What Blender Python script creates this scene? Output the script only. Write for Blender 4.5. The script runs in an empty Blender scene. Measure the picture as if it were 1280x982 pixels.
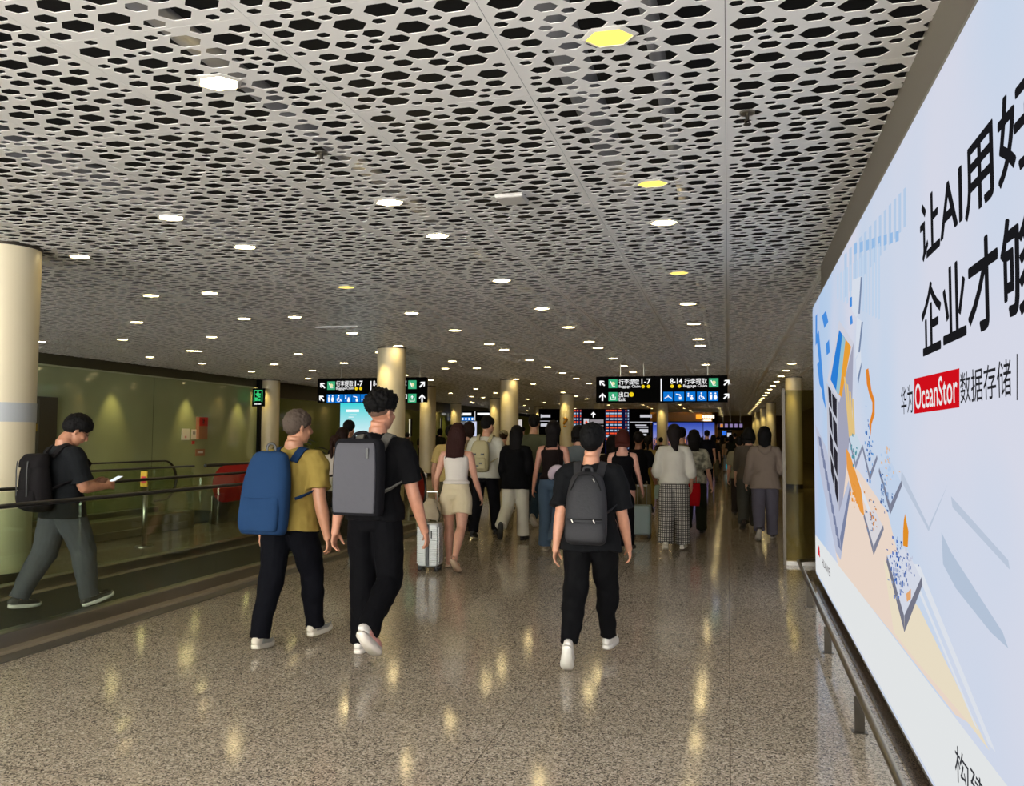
import bpy, bmesh, math, random
from math import sin, cos, pi, radians, atan2, sqrt
from mathutils import Vector, Matrix, noise
from mathutils.geometry import delaunay_2d_cdt

SC = bpy.context.scene
COL = SC.collection

# ------------------------------------------------------------------ camera, light, exposure
EYE = 1.58
FPX = 1030.0
YAW, PITCH, ROLL = radians(14.689), radians(3.063), radians(0.4)
_f = Vector((-sin(YAW)*cos(PITCH), cos(YAW)*cos(PITCH), sin(PITCH)))
_r = Vector((cos(YAW), sin(YAW), 0))
_u = _r.cross(_f)
CR = _r*cos(ROLL) + _u*sin(ROLL)
CU = _u*cos(ROLL) - _r*sin(ROLL)
CF = _f
CAM = Vector((0, 0, EYE))
cd = bpy.data.cameras.new('camera')
cam = bpy.data.objects.new('camera', cd)
COL.objects.link(cam)
cd.sensor_fit = 'HORIZONTAL'
cd.sensor_width = 36.0
cd.lens = FPX/1280*36
cd.clip_start = 0.05
cd.clip_end = 300
M = Matrix((CR, CU, -CF)).transposed().to_4x4()
M.translation = CAM
cam.matrix_world = M
SC.camera = cam

SC.view_settings.view_transform = 'Standard'
SC.view_settings.look = 'None'
SC.view_settings.gamma = 1.0
SC.view_settings.use_curve_mapping = False
SC.view_settings.exposure = 0.0
SC.cycles.max_bounces = 6
SC.cycles.diffuse_bounces = 4
SC.cycles.glossy_bounces = 4
SC.cycles.transparent_max_bounces = 16
SC.cycles.caustics_reflective = False
SC.cycles.caustics_refractive = False
SC.cycles.sample_clamp_indirect = 3.0
SC.cycles.use_denoising = True

WORLD_STRENGTH = 14.0  # added fill light, let in through the hall's open rear to brighten the ceiling
LAMP_L = 40.0
POSTER_L = 0.9
w = bpy.data.worlds.new('world')
SC.world = w
w.use_nodes = True
w.node_tree.nodes['Background'].inputs[0].default_value = (1.0, 0.97, 0.93, 1)
w.node_tree.nodes['Background'].inputs[1].default_value = WORLD_STRENGTH

def area_lamp(name, loc, rot, sx, sy, power, color):
    l = bpy.data.lights.new(name, 'AREA')
    l.shape = 'RECTANGLE'
    l.size = sx; l.size_y = sy; l.energy = power; l.color = color
    o = bpy.data.objects.new(name, l)
    o.location = loc; o.rotation_euler = rot
    COL.objects.link(o)
    return o

def ray(x, y):
    return CF + CR*((x-640)/FPX) - CU*((y-491)/FPX)
def onz(x, y, z=0.0):
    d = ray(x, y); return CAM + d*((z-EYE)/d.z)
def ony(x, y, Y):
    d = ray(x, y); return CAM + d*(Y/d.y)
def onx(x, y, X):
    d = ray(x, y); return CAM + d*(X/d.x)

CEIL = 3.58

# ------------------------------------------------------------------ materials
def lin(c):
    def g(v):
        return v/12.92 if v <= 0.04045 else ((v+0.055)/1.055)**2.4
    if isinstance(c, str):
        c = tuple(int(c[i:i+2], 16)/255 for i in (0, 2, 4))
    return tuple(g(v) for v in c) + (1.0,)
_M = {}
def mat(name, col='808080', rough=0.6, metal=0.0, emit=0.0, spec=0.5, bump=0.0, bscale=60.0, var=0.0, vscale=20.0, coat=0.0, stretch=(1,1,1)):
    if name in _M: return _M[name]
    m = bpy.data.materials.new(name); m.use_nodes = True
    nt = m.node_tree; b = nt.nodes['Principled BSDF']
    c = lin(col) if isinstance(col, str) else tuple(col)+(1.0,)
    b.inputs['Base Color'].default_value = c
    b.inputs['Roughness'].default_value = rough
    b.inputs['Metallic'].default_value = metal
    b.inputs['Specular IOR Level'].default_value = spec
    b.inputs['Coat Weight'].default_value = coat
    if emit:
        b.inputs['Emission Color'].default_value = c
        b.inputs['Emission Strength'].default_value = emit
    if bump or var:
        tc = nt.nodes.new('ShaderNodeTexCoord'); mp = nt.nodes.new('ShaderNodeMapping')
        mp.inputs['Scale'].default_value = stretch
        nt.links.new(tc.outputs['Object'], mp.inputs[0])
    if bump:
        n = nt.nodes.new('ShaderNodeTexNoise'); n.inputs['Scale'].default_value = bscale; n.inputs['Detail'].default_value = 3
        bp = nt.nodes.new('ShaderNodeBump'); bp.inputs['Strength'].default_value = bump; bp.inputs['Distance'].default_value = 0.01
        nt.links.new(mp.outputs[0], n.inputs['Vector']); nt.links.new(n.outputs[0], bp.inputs['Height'])
        nt.links.new(bp.outputs[0], b.inputs['Normal'])
    if var:
        n = nt.nodes.new('ShaderNodeTexNoise'); n.inputs['Scale'].default_value = vscale; n.inputs['Detail'].default_value = 2
        r = nt.nodes.new('ShaderNodeValToRGB')
        r.color_ramp.elements[0].position = 0.35; r.color_ramp.elements[1].position = 0.65
        r.color_ramp.elements[0].color = tuple(v*(1-var) for v in c[:3])+(1,)
        r.color_ramp.elements[1].color = tuple(min(1, v*(1+var)) for v in c[:3])+(1,)
        nt.links.new(mp.outputs[0], n.inputs['Vector']); nt.links.new(n.outputs[0], r.inputs[0]); nt.links.new(r.outputs[0], b.inputs['Base Color'])
    _M[name] = m
    return m
def emat(name, col, s=1.0):
    if name in _M: return _M[name]
    m = bpy.data.materials.new(name); m.use_nodes = True
    nt = m.node_tree; nt.nodes.clear()
    e = nt.nodes.new('ShaderNodeEmission'); o = nt.nodes.new('ShaderNodeOutputMaterial')
    e.inputs[0].default_value = lin(col); e.inputs[1].default_value = s
    nt.links.new(e.outputs[0], o.inputs[0])
    _M[name] = m
    return m
def glass_mat(name, tint, refl=0.06, rough=0.0, opaque=0.0, body='203018'):
    m = bpy.data.materials.new(name); m.use_nodes = True
    nt = m.node_tree; nt.nodes.clear(); N = nt.nodes.new; L = nt.links.new
    o = N('ShaderNodeOutputMaterial'); t = N('ShaderNodeBsdfTransparent'); g = N('ShaderNodeBsdfGlossy'); mx = N('ShaderNodeMixShader')
    lw = N('ShaderNodeLayerWeight'); lw.inputs[0].default_value = 0.5
    pw = N('ShaderNodeMath'); pw.operation = 'POWER'; pw.inputs[1].default_value = 4.0; L(lw.outputs['Facing'], pw.inputs[0])
    fr = N('ShaderNodeMapRange'); fr.inputs['To Min'].default_value = refl; fr.inputs['To Max'].default_value = 0.8; L(pw.outputs[0], fr.inputs[0])
    t.inputs[0].default_value = lin(tint); g.inputs['Roughness'].default_value = rough
    src = t.outputs[0]
    if opaque:
        d = N('ShaderNodeBsdfDiffuse'); d.inputs[0].default_value = lin(body); m2 = N('ShaderNodeMixShader')
        m2.inputs[0].default_value = opaque; L(t.outputs[0], m2.inputs[1]); L(d.outputs[0], m2.inputs[2]); src = m2.outputs[0]
    L(fr.outputs[0], mx.inputs[0]); L(src, mx.inputs[1]); L(g.outputs[0], mx.inputs[2]); L(mx.outputs[0], o.inputs[0])
    _M[name] = m
    return m

# ------------------------------------------------------------------ mesh helpers
def box(bm, x0, x1, y0, y1, z0, z1, bev=0.0):
    vs = [bm.verts.new((x, y, z)) for x in (x0, x1) for y in (y0, y1) for z in (z0, z1)]
    fs = []
    for q in ((0,1,3,2),(4,6,7,5),(0,4,5,1),(2,3,7,6),(0,2,6,4),(1,5,7,3)):
        fs.append(bm.faces.new([vs[i] for i in q]))
    if bev:
        es = {e for f in fs for e in f.edges}
        bmesh.ops.bevel(bm, geom=list(es), offset=bev, segments=2, affect='EDGES', profile=0.5)
def prism(bm, pts, d):
    """closed outline (list of Vector) thickened by vector d"""
    a = [bm.verts.new(p) for p in pts]; b = [bm.verts.new(Vector(p)+d) for p in pts]
    n = len(pts)
    bm.faces.new(a); bm.faces.new(b[::-1])
    for i in range(n):
        bm.faces.new((a[i], b[i], b[(i+1) % n], a[(i+1) % n]))
def catmull(P, k=4):
    out = []
    n = len(P)
    for i in range(n-1):
        a, b, c, d = P[max(i-1, 0)], P[i], P[i+1], P[min(i+2, n-1)]
        for j in range(k):
            t = j/k
            out.append(tuple(0.5*((2*b[q])+(c[q]-a[q])*t+(2*a[q]-5*b[q]+4*c[q]-d[q])*t*t+(3*b[q]-a[q]-3*c[q]+d[q])*t**3) for q in range(len(b))))
    out.append(tuple(P[-1]))
    return out
def tube(bm, pts, rad, n=10, ref=None, k=1, flat=1.0, expo=2.0, cap=True, loop=False):
    """pts: points; rad: radius or (rx, ry) along ref-perpendicular / ref; smoothed by k"""
    P = []
    for i, p in enumerate(pts):
        r = rad[i] if isinstance(rad, list) else rad
        if not isinstance(r, (list, tuple)): r = (r, r*flat)
        P.append((p[0], p[1], p[2], r[0], r[1]))
    if k > 1: P = catmull(P, k)
    rings = []
    m = len(P)
    pr = None
    for i, q in enumerate(P):
        c = Vector(q[:3])
        if loop: t = Vector(P[(i+1) % m][:3])-Vector(P[i-1][:3])
        else: t = Vector(P[min(i+1, m-1)][:3])-Vector(P[max(i-1, 0)][:3])
        if t.length < 1e-9: t = Vector((0, 0, 1))
        t.normalize()
        rf = Vector(ref) if ref is not None else (pr if pr is not None else (Vector((0, 1, 0)) if abs(t.y) < 0.9 else Vector((1, 0, 0))))
        v = rf - t*rf.dot(t)
        if v.length < 1e-4: v = t.orthogonal()
        v.normalize(); u = v.cross(t); 
        if ref is None: pr = v
        ring = []
        for j in range(n):
            a = 2*pi*j/n
            ca, sa = cos(a), sin(a)
            if expo != 2.0:
                ca = math.copysign(abs(ca)**(2/expo), ca); sa = math.copysign(abs(sa)**(2/expo), sa)
            ring.append(bm.verts.new(c+u*(q[3]*ca)+v*(q[4]*sa)))
        rings.append(ring)
    for i in range(m if loop else m-1):
        A, B = rings[i], rings[(i+1) % m]
        for j in range(n):
            bm.faces.new((A[j], A[(j+1) % n], B[(j+1) % n], B[j]))
    if cap and not loop:
        bm.faces.new(rings[0][::-1]); bm.faces.new(rings[-1])
    return rings
def ball(bm, c, r, seg=14, M=None):
    if not isinstance(r, (list, tuple)): r = (r, r, r)
    T = (M or Matrix.Identity(4)) @ Matrix.Translation(c) @ Matrix.Diagonal((r[0], r[1], r[2], 1))
    return bmesh.ops.create_uvsphere(bm, u_segments=seg, v_segments=max(6, seg*2//3), radius=1, matrix=T)['verts']
def obj(name, bm, m, parent=None, smooth=False, mods=(), M=None):
    me = bpy.data.meshes.new(name)
    bmesh.ops.recalc_face_normals(bm, faces=bm.faces)
    if M is not None: bmesh.ops.transform(bm, matrix=M, verts=bm.verts)
    bm.to_mesh(me); bm.free()
    if m is not None: me.materials.append(m)
    if smooth:
        for p in me.polygons: p.use_smooth = True
    o = bpy.data.objects.new(name, me); COL.objects.link(o)
    if parent is not None: o.parent = parent
    for md in mods: md(o)
    return o
def smooth_angle(o, deg=35):
    me = o.data
    for p in me.polygons: p.use_smooth = True
    try: me.set_sharp_from_angle(angle=radians(deg))
    except Exception: pass
    return o
def empty(name, loc=(0, 0, 0), rz=0.0):
    o = bpy.data.objects.new(name, None); COL.objects.link(o)
    o.location = loc; o.rotation_euler = (0, 0, rz); o.empty_display_size = 0.1
    return o
def tag(o, label=None, cat=None, group=None, kind=None):
    if label: o['label'] = label
    if cat: o['category'] = cat
    if group: o['group'] = group
    if kind: o['kind'] = kind
    return o
def struct(name, bm, m, **k):
    o = obj(name, bm, m, **k); o['kind'] = 'structure'; return o
def copy_tree(o, parent=None):
    c = o.copy(); COL.objects.link(c)
    if parent is not None: c.parent = parent
    for ch in list(o.children): copy_tree(ch, c)
    return c
_TXT = {}
def text_mesh(s, off, ext, bold=False):
    """lettering as a mesh, scaled so that it fills 1 x 1 with its lower left corner at 0"""
    cu = bpy.data.curves.new('lettering', 'FONT'); cu.body = s; cu.size = 1; cu.offset = off; cu.extrude = 0.0; cu.resolution_u = 3
    o = bpy.data.objects.new('lettering', cu); COL.objects.link(o)
    dg = bpy.context.evaluated_depsgraph_get(); dg.update()
    me = bpy.data.meshes.new_from_object(o.evaluated_get(dg))
    bpy.data.objects.remove(o); bpy.data.curves.remove(cu)
    xs = [v.co.x for v in me.vertices]; ys = [v.co.y for v in me.vertices]
    x0, x1, y0, y1 = min(xs), max(xs), min(ys), max(ys)
    me.transform(Matrix.Diagonal((1/(x1-x0), 1/(y1-y0), 1, 1)) @ Matrix.Translation((-x0, -y0, 0)))
    return me
def text(name, s, m, w, h, P, X, Y, parent=None, off=0.0, depth=0.001, bold=0.0):
    """lettering of width w and height h whose lower left corner is P; X = reading direction, Y = up"""
    me = text_mesh(s, off, 0)
    X = Vector(X).normalized(); Y = Vector(Y).normalized(); Z = X.cross(Y)
    T = Matrix((X*w, Y*h, Z)).transposed().to_4x4(); T.translation = Vector(P)
    if parent is not None: T = Matrix.LocRotScale(parent.location, parent.rotation_euler, None).inverted() @ T
    bm = bmesh.new(); bm.from_mesh(me)
    if bold:
        for k, (a, b) in enumerate(((1, 0), (-1, 0), (0, 1), (0, -1), (.7, .7), (-.7, .7), (.7, -.7), (-.7, -.7))):
            n0 = len(bm.verts); bm.from_mesh(me); bm.verts.ensure_lookup_table()
            for v in bm.verts[n0:]: v.co += Vector((a*bold/w, b*bold/h, .00002*(k+1)))
    bpy.data.meshes.remove(me)
    bmesh.ops.transform(bm, matrix=T, verts=bm.verts)
    r = bmesh.ops.extrude_face_region(bm, geom=list(bm.faces))
    bmesh.ops.translate(bm, vec=Z*depth, verts=[v for v in r['geom'] if isinstance(v, bmesh.types.BMVert)])
    return obj(name, bm, m, parent)
# ------------------------------------------------------------------ surface materials
def floor_mat():
    m = bpy.data.materials.new('polished_granite'); m.use_nodes = True
    nt = m.node_tree; N = nt.nodes.new; L = nt.links.new; b = nt.nodes['Principled BSDF']
    tc = N('ShaderNodeTexCoord')
    vo = N('ShaderNodeTexVoronoi'); vo.inputs['Scale'].default_value = 130
    L(tc.outputs['Object'], vo.inputs['Vector'])
    sp = N('ShaderNodeSeparateColor'); L(vo.outputs['Color'], sp.inputs[0])
    r = N('ShaderNodeValToRGB'); cr = r.color_ramp
    cr.elements[0].position = 0.0; cr.elements[0].color = lin('4d463f')
    cr.elements[1].position = 1.0; cr.elements[1].color = lin('e2d9c8')
    for p, c in ((0.2, '736a5e'), (0.42, 'a89c8b'), (0.7, 'beb29e'), (0.86, 'cdbcab')):
        e = cr.elements.new(p); e.color = lin(c)
    L(sp.outputs[0], r.inputs[0])
    # big soft tone differences from slab to slab, and the joints
    br = N('ShaderNodeTexBrick'); br.offset = 0.0; br.inputs['Scale'].default_value = 1.0
    br.inputs['Brick Width'].default_value = 1.2; br.inputs['Row Height'].default_value = 1.2
    br.inputs['Mortar Size'].default_value = 0.003; br.inputs['Mortar Smooth'].default_value = 0.0
    br.inputs['Color1'].default_value = (1, 1, 1, 1); br.inputs['Color2'].default_value = (0.86, 0.86, 0.84, 1)
    br.inputs['Mortar'].default_value = (0.42, 0.40, 0.37, 1)
    mp = N('ShaderNodeMapping'); mp.inputs['Location'].default_value = (0.0, 0.32, 0)
    L(tc.outputs['Object'], mp.inputs[0]); L(mp.outputs[0], br.inputs['Vector'])
    mx = N('ShaderNodeMix'); mx.data_type = 'RGBA'; mx.blend_type = 'MULTIPLY'; mx.inputs[0].default_value = 1.0
    L(r.outputs[0], mx.inputs['A']); L(br.outputs[0], mx.inputs['B'])
    L(mx.outputs['Result'], b.inputs['Base Color'])
    n = N('ShaderNodeTexNoise'); n.inputs['Scale'].default_value = 1.7; L(tc.outputs['Object'], n.inputs['Vector'])
    mr = N('ShaderNodeMapRange'); mr.inputs['To Min'].default_value = 0.07; mr.inputs['To Max'].default_value = 0.13
    L(n.outputs[0], mr.inputs[0]); L(mr.outputs[0], b.inputs['Roughness'])
    b.inputs['IOR'].default_value = 1.45; b.inputs['Specular IOR Level'].default_value = .26
    return m
M_FLOOR = floor_mat()
M_CEIL = mat('white_metal_ceiling', 'e6e4e0', rough=0.45)
M_PLENUM = mat('plenum_black', '0b0b0c', rough=0.9)
M_WALLDK = mat('taupe_wall_panel', '6b645a', rough=0.5, bump=0.02)
M_STEEL = mat('brushed_steel', 'a9a59c', rough=0.28, metal=1.0)
M_DKSTEEL = mat('dark_steel', '4b463e', rough=0.3, metal=0.9)
M_COLUMN = mat('ivory_column_cladding', 'd3c8aa', rough=0.38, bump=0.01, bscale=3)
M_RUBBER = mat('black_rubber', '0c0c0d', rough=0.45)
M_BLACK = mat('black_sheet', '08080a', rough=.5, spec=.1)
M_GLASS = glass_mat('clear_balustrade_glass', 'f4f9f2')
M_GREEN = mat('green_glass_cladding', '96a07a', rough=0.06, spec=0.8, var=0.12, vscale=0.4)
M_LAMP = emat('warm_lamp_diffuser', 'ffe3a0', LAMP_L)
M_LAMPY = emat('yellow_lamp_diffuser', 'ffe060', 1.9)
M_LAMPW = emat('white_lamp_diffuser', 'fff0cc', LAMP_L)
M_RIM = mat('white_lamp_rim', 'c9c6c0', rough=0.35)
M_RED = mat('red_sticker', 'c01f22', rough=0.35)
M_WHITE = mat('white_print', 'e8e8e4', rough=0.5)
M_SIGNFACE = mat('sign_face_black', '050505', rough=.6, spec=.02)
E_WHITE = emat('sign_white', 'ffffff', 1.0)
E_GREEN = emat('sign_green', '3fae7c', 0.95)
E_BLUE = emat('sign_blue', '0f78d8', 0.9)
E_YELLOW = emat('sign_yellow', 'f2d21e', 0.95)

WK = 0.016                        # the advert wall runs very slightly off the hall's axis
# ------------------------------------------------------------------ floor and shell
bm = bmesh.new(); box(bm, -17.0, 8.0, -4, 95, -0.2, 0.0); struct('floor', bm, M_FLOOR)
bm = bmesh.new(); box(bm, -17.3, 8.3, -4, 95, 4.35, 4.5); struct('ceiling_void', bm, M_PLENUM)
bm = bmesh.new(); box(bm, -17.3, -17.15, -4, 95, 0, 4.5); struct('light_stop_left', bm, M_PLENUM)  # unseen shell, added to stop world light leaking into the ceiling void
bm = bmesh.new(); box(bm, 8.15, 8.3, -4, 95, 0, 4.5); struct('light_stop_right', bm, M_PLENUM)  # unseen twin on the right, added to block the same light leak
bm = bmesh.new(); box(bm, -17.3, 8.3, -4.1, -4, CEIL-.05, 4.5); struct('light_stop_rear', bm, M_PLENUM)  # unseen closure, added to keep world light out of the void's rear end
# perforated ceiling: one row of panels, the row repeated down the hall
PX, PY = 1.11, 1.2
KX, KY = 1.07, 0.76               # the holes are hexagons drawn out across the hall
def panel_layout(seed):
    rnd = random.Random(seed)
    W_, H_ = PX/KX, PY/KY
    pl = []
    def fits(x, y, r, gap):
        for (a, b, q) in pl:
            dx, dy = abs(x-a), abs(y-b)
            if sqrt(dx*dx+dy*dy) < (r+q)*0.93+gap: return False
        return True
    for (r, tries, gap, cap) in ((0.086, 1500, 0.024, 19), (0.059, 4000, 0.020, 30), (0.037, 9000, 0.018, 58)):
        c = 0
        for _ in range(tries):
            x = rnd.uniform(r+0.012, W_-r-0.012); y = rnd.uniform(r*0.87+0.014, H_-r*0.87-0.014)
            if fits(x, y, r, gap):
                pl.append((x, y, r)); c += 1
                if c >= cap: break
    return [(x*KX, y*KY, r) for x, y, r in pl]
def panel_into(bm, ox, lay, flip):
    co = [(0.0015, 0.0015), (PX-0.0015, 0.0015), (PX-0.0015, PY-0.0015), (0.0015, PY-0.0015)]
    faces = [[0, 1, 2, 3]]
    holes = []
    for (x, y, r) in lay:
        if flip: x, y = PX-x, PY-y
        i0 = len(co)
        for k in range(6):
            a = k*pi/3
            co.append((x+r*KX*cos(a), y+r*KY*sin(a)))
        holes.append(list(range(i0, i0+6)))
    n = 4
    edges = []
    for h in [[0, 1, 2, 3]]+holes: edges += [(h[k], h[(k+1) % len(h)]) for k in range(len(h))]
    V, E, F, ov, oe, of = delaunay_2d_cdt([Vector(c) for c in co], edges, [], 0, 1e-6)
    vs = [bm.verts.new((ox+v.x, v.y, 0)) for v in V]
    cen = [(sum(co[i][0] for i in h)/6, sum(co[i][1] for i in h)/6, co[h[0]][0]-sum(co[i][0] for i in h)/6) for h in holes]
    for f in F:
        x = sum(V[i].x for i in f)/3; y = sum(V[i].y for i in f)/3
        inside = False
        for (a, b, r) in cen:
            dx, dy = abs(x-a), abs(y-b)*KX/KY
            if dy < r*0.8661 and dx*0.8661+dy*0.5 < r*0.8661: inside = True; break
        if not inside: bm.faces.new([vs[i] for i in f])
    # folded lips round each hole and the panel edge
    D = 0.003
    for h in holes+[[0, 1, 2, 3]]:
        lo = [bm.verts.new((ox+co[i][0], co[i][1], 0)) for i in h]; up = [bm.verts.new((ox+co[i][0], co[i][1], D)) for i in h]
        for k in range(len(h)):
            j = (k+1) % len(h)
            bm.faces.new((lo[k], lo[j], up[j], up[k]))
lays = [panel_layout(3), panel_layout(8), panel_layout(21)]
row_meshes = []
for v in range(2):
    bm = bmesh.new()
    for i in range(20):
        q = (i*7+v*5) % 6
        panel_into(bm, -16.65+i*PX, lays[q % 3], q > 2)
    me = bpy.data.meshes.new('ceiling_row'); bm.to_mesh(me); bm.free(); me.materials.append(M_CEIL); row_meshes.append(me)
bm = bmesh.new()
for k in range(3):                # narrow solid bars over the joints, far apart
    box(bm, -17, 8, 1.0+k*24, 1.01+k*24, CEIL+0.02, CEIL+0.06)
struct('ceiling_carrier', bm, M_STEEL)
for j in range(64):
    o = bpy.data.objects.new('ceiling', row_meshes[(j*3+j//4) % 2]); COL.objects.link(o)
    o.location = (0, -2.6+j*PY, CEIL); o['kind'] = 'structure'
# pipes glimpsed through the holes
bm = bmesh.new()
for x, r, z in ((-9.3, .09, 4.0), (-3.1, .07, 3.95), (-0.4, .05, 3.9), (-1.0, .12, 4.12), (-6.0, .12, 4.1)):
    tube(bm, [(x, -3, z), (x, 60, z)], r, n=12)
tag(obj('ceiling_pipe', bm, mat('pipe_grey', '77777a', rough=.5), smooth=True), 'grey service pipes above the perforated ceiling', 'pipe', kind='structure')

# walls: green glass wall far left
bm = bmesh.new(); box(bm, -16.5, -16.3, -4, 26.2, 0, 3.28); struct('wall_left', bm, M_GREEN)
bm = bmesh.new(); box(bm, -16.75, -16.34, -4, 60, 3.0, CEIL+.4); struct('trim_1', bm, mat('olive_bulkhead', '3f3c28', rough=.4))
bm = bmesh.new(); box(bm, -16.31, -16.27, -4, 26.2, 3.26, 3.30); struct('trim_2', bm, mat('pale_edge', 'a8b08c', rough=.3))
bm = bmesh.new()
for y in (1.5, 6.3, 11.1, 15.9, 20.7): box(bm, -16.305, -16.297, y, y+.012, 0, 3.28)
struct('trim_3', bm, mat('joint_dark', '2c331c', rough=.4))
bm = bmesh.new(); box(bm, -16.6, -16.2, 26.2, 27.0, 0, CEIL); struct('wall_pier', bm, M_BLACK)
bm = bmesh.new(); box(bm, -16.5, -16.42, 27.0, 80, 0, 3.3); struct('wall_left_far', bm, mat('far_green_glass', '7c8850', rough=.08, spec=.8))
bm = bmesh.new(); box(bm, -17.2, 8.2, 80, 80.3, 0, 4.4); struct('wall_back', bm, mat('back_wall_brown', '7a6236', rough=.6, var=.2, vscale=.3))
bm = bmesh.new(); box(bm, 5.2, 5.4, 10.2, 80, 0, CEIL+.4); struct('wall_right_far', bm, mat('right_far_wall', 'a8986a', rough=.35))
# advert wall on the right
def wallx(Y, off=0.0): return 0.888+WK*Y+off
bm = bmesh.new()
prism(bm, [Vector((wallx(-4), -4, 0)), Vector((wallx(10.0), 10.0, 0)), Vector((wallx(10.0)+.35, 10.0, 0)), Vector((wallx(-4)+.35, -4, 0))], Vector((0, 0, CEIL+.02)))
struct('wall_right', bm, M_WALLDK)
bm = bmesh.new()
prism(bm, [Vector((.745+WK*-4, -4, 0)), Vector((.745+WK*9.95, 9.95, 0)), Vector((wallx(9.95), 9.95, 0)), Vector((wallx(-4), -4, 0))], Vector((0, 0, .012)))
struct('baseboard_right', bm, mat('shaded_granite_edge', '5c5044', rough=.2, var=.5, vscale=150))  # darker stone strip, with the shade put into its colour

# columns
def column(X, Y, r=.32, z0=0.0):
    bm = bmesh.new(); tube(bm, [(X, Y, z0), (X, Y, CEIL-.02)], r, n=48)
    o = struct('column', bm, M_COLUMN); smooth_angle(o)
    bm = bmesh.new(); tube(bm, [(X, Y, CEIL-.03), (X, Y, CEIL+.03)], r+.012, n=48)
    c = obj('column_collar', bm, M_DKSTEEL, o); smooth_angle(c)
    bm = bmesh.new(); tube(bm, [(X, Y, z0), (X, Y, z0+.14)], r+.01, n=48)
    c = obj('column_base', bm, M_DKSTEEL, o); smooth_angle(c)
    return o
COLS = [(-7.47, 7.1), (-7.36, 17.3), (-7.38, 27.8), (-7.15, 37.2), (-7.2, 47.4), (-16.0, 26.6), (-16.0, 36.8), (-15.8, 47), (-16, 57), (-11.6, 31.0), (-11.6, 41), (-11.8, 52), (-3.6, 47.5), (-7.3, 58),
        (2.06, 28.0), (2.7, 38.5), (2.3, 47.5), (2.3, 56), (2.2, 64), (2.2, 71), (3.4, 33.0)]
for (x, y) in COLS: column(x, y, .32 if x < 1 else .26)

# hexagonal downlights
LG = 1.0
def hexpts(r, n=6): return [(r*.95*cos(k*pi/3), r*.74*sin(k*pi/3)) for k in range(n)]
def make_lamp():
    root = empty('ceiling_light', (0, 0, CEIL))
    bm = bmesh.new()
    o_, i_ = hexpts(.155), hexpts(.128)
    A = [bm.verts.new((x, y, -.004)) for x, y in o_]; B = [bm.verts.new((x, y, -.012)) for x, y in i_]; T = [bm.verts.new((x, y, .0)) for x, y in o_]
    U = [bm.verts.new((x, y, .004)) for x, y in i_]
    for k in range(6):
        j = (k+1) % 6
        bm.faces.new((A[k], A[j], B[j], B[k])); bm.faces.new((T[k], T[j], A[j], A[k])); bm.faces.new((B[k], B[j], U[j], U[k]))
    obj('lamp_rim', bm, M_RIM, root)
    bm = bmesh.new()
    prism(bm, [Vector((x, y, -.007)) for x, y in hexpts(.127)], Vector((0, 0, .006)))
    d = obj('lamp_diffuser', bm, M_LAMP, root)
    return root
lamp0 = make_lamp()
lamp_yellow = [c for c in lamp0.children if c.name.startswith('lamp_diffuser')][0].data.copy(); lamp_yellow.materials[0] = M_LAMPY
U2 = CEIL-EYE
spots = []
rowsY = [0.8, 2.0, 3.22, 3.82, 5.02, 6.2, 7.3, 8.45, 9.05, 10.3, 11.4, 12.5, 13.7, 15.0, 16.4, 17.9, 19.5, 21, 23, 25, 28]
for i, yy in enumerate(rowsY):
    for xx in (-0.28, -1.39, -2.47, -3.52, -4.0, -5.08, -6.15, -7.2):
        if xx == -4.0 and i not in (4, 5, 8, 10, 13): continue
        if xx == -3.52 and i in (2, 8, 11, 14): continue
        if xx == -2.47 and i in (1,): continue
        if xx == -5.08 and (i < 5 or i % 3 == 1): continue
        if xx == -6.15 and (i < 5 or i % 3 == 2): continue
        if xx == -7.2 and (i < 6 or i % 2): continue
        if xx in (-3.52,) and i < 3: continue
        if yy > 10 and xx == -0.28 and i % 2: continue
        spots.append((xx*U2, yy*U2))
spots += [(x, y+(i_ % 2)) for i_, x in enumerate((-14.5, -12, -9.5, -4.9, -2.6, -.5)) for y in (60, 64, 68, 72, 76)]  # extra lamp rows, added to brighten the far end of the hall
spots += [(-14.2, 8.6), (-14.2, 14), (-12.2, 11.2), (-12.2, 17), (-14.2, 20), (-14.2, 26), (-12.2, 30), (-14.2, 35), (-9.6, 36), (-12, 40), (-14.2, 45), (-4.9, 38), (-2.6, 44), (-.5, 41), (-9.6, 48), (-4.9, 53), (-12, 54)]
spots += [(1.65, y) for y in (22.9, 25.2, 27.5, 30, 32.4, 34.8, 37.2, 39.6, 42, 44.4, 47, 50, 53, 56, 60, 64, 68)]
near_names = {}
for i, (x, y) in enumerate(spots):
    if any((x-a)**2+(y-b)**2 < .42**2 for a, b in COLS): continue
    o = lamp0 if i == 0 else copy_tree(lamp0)
    o.location = (x, y, CEIL)
    u_, v_ = x/U2, y/U2
    if (abs(u_+.28) < .02 and min(abs(v_-q) for q in (2.0, 3.22, 5.02)) < .02) or (abs(u_+2.47) < .02 and abs(v_-5.02) < .02):
        d = [c for c in o.children if c.name.startswith('lamp_diffuser')][0]; d.data = lamp_yellow
    if x > 0: tag(o, 'small hexagonal downlight in the line along the right-hand columns', 'light', 'downlights in the line beside the right columns')
    elif y < 2*U2*1.1 and x > -1: tag(o, 'yellow hexagonal downlight nearest the camera, above the advert side', 'light', 'hexagonal downlights in the perforated ceiling')
    elif y < 2*U2*1.1: tag(o, 'white hexagonal downlight at the upper left among the largest perforations', 'light', 'hexagonal downlights in the perforated ceiling')
    else: tag(o, 'hexagonal downlight set flush in the white perforated ceiling', 'light', 'hexagonal downlights in the perforated ceiling')
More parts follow.
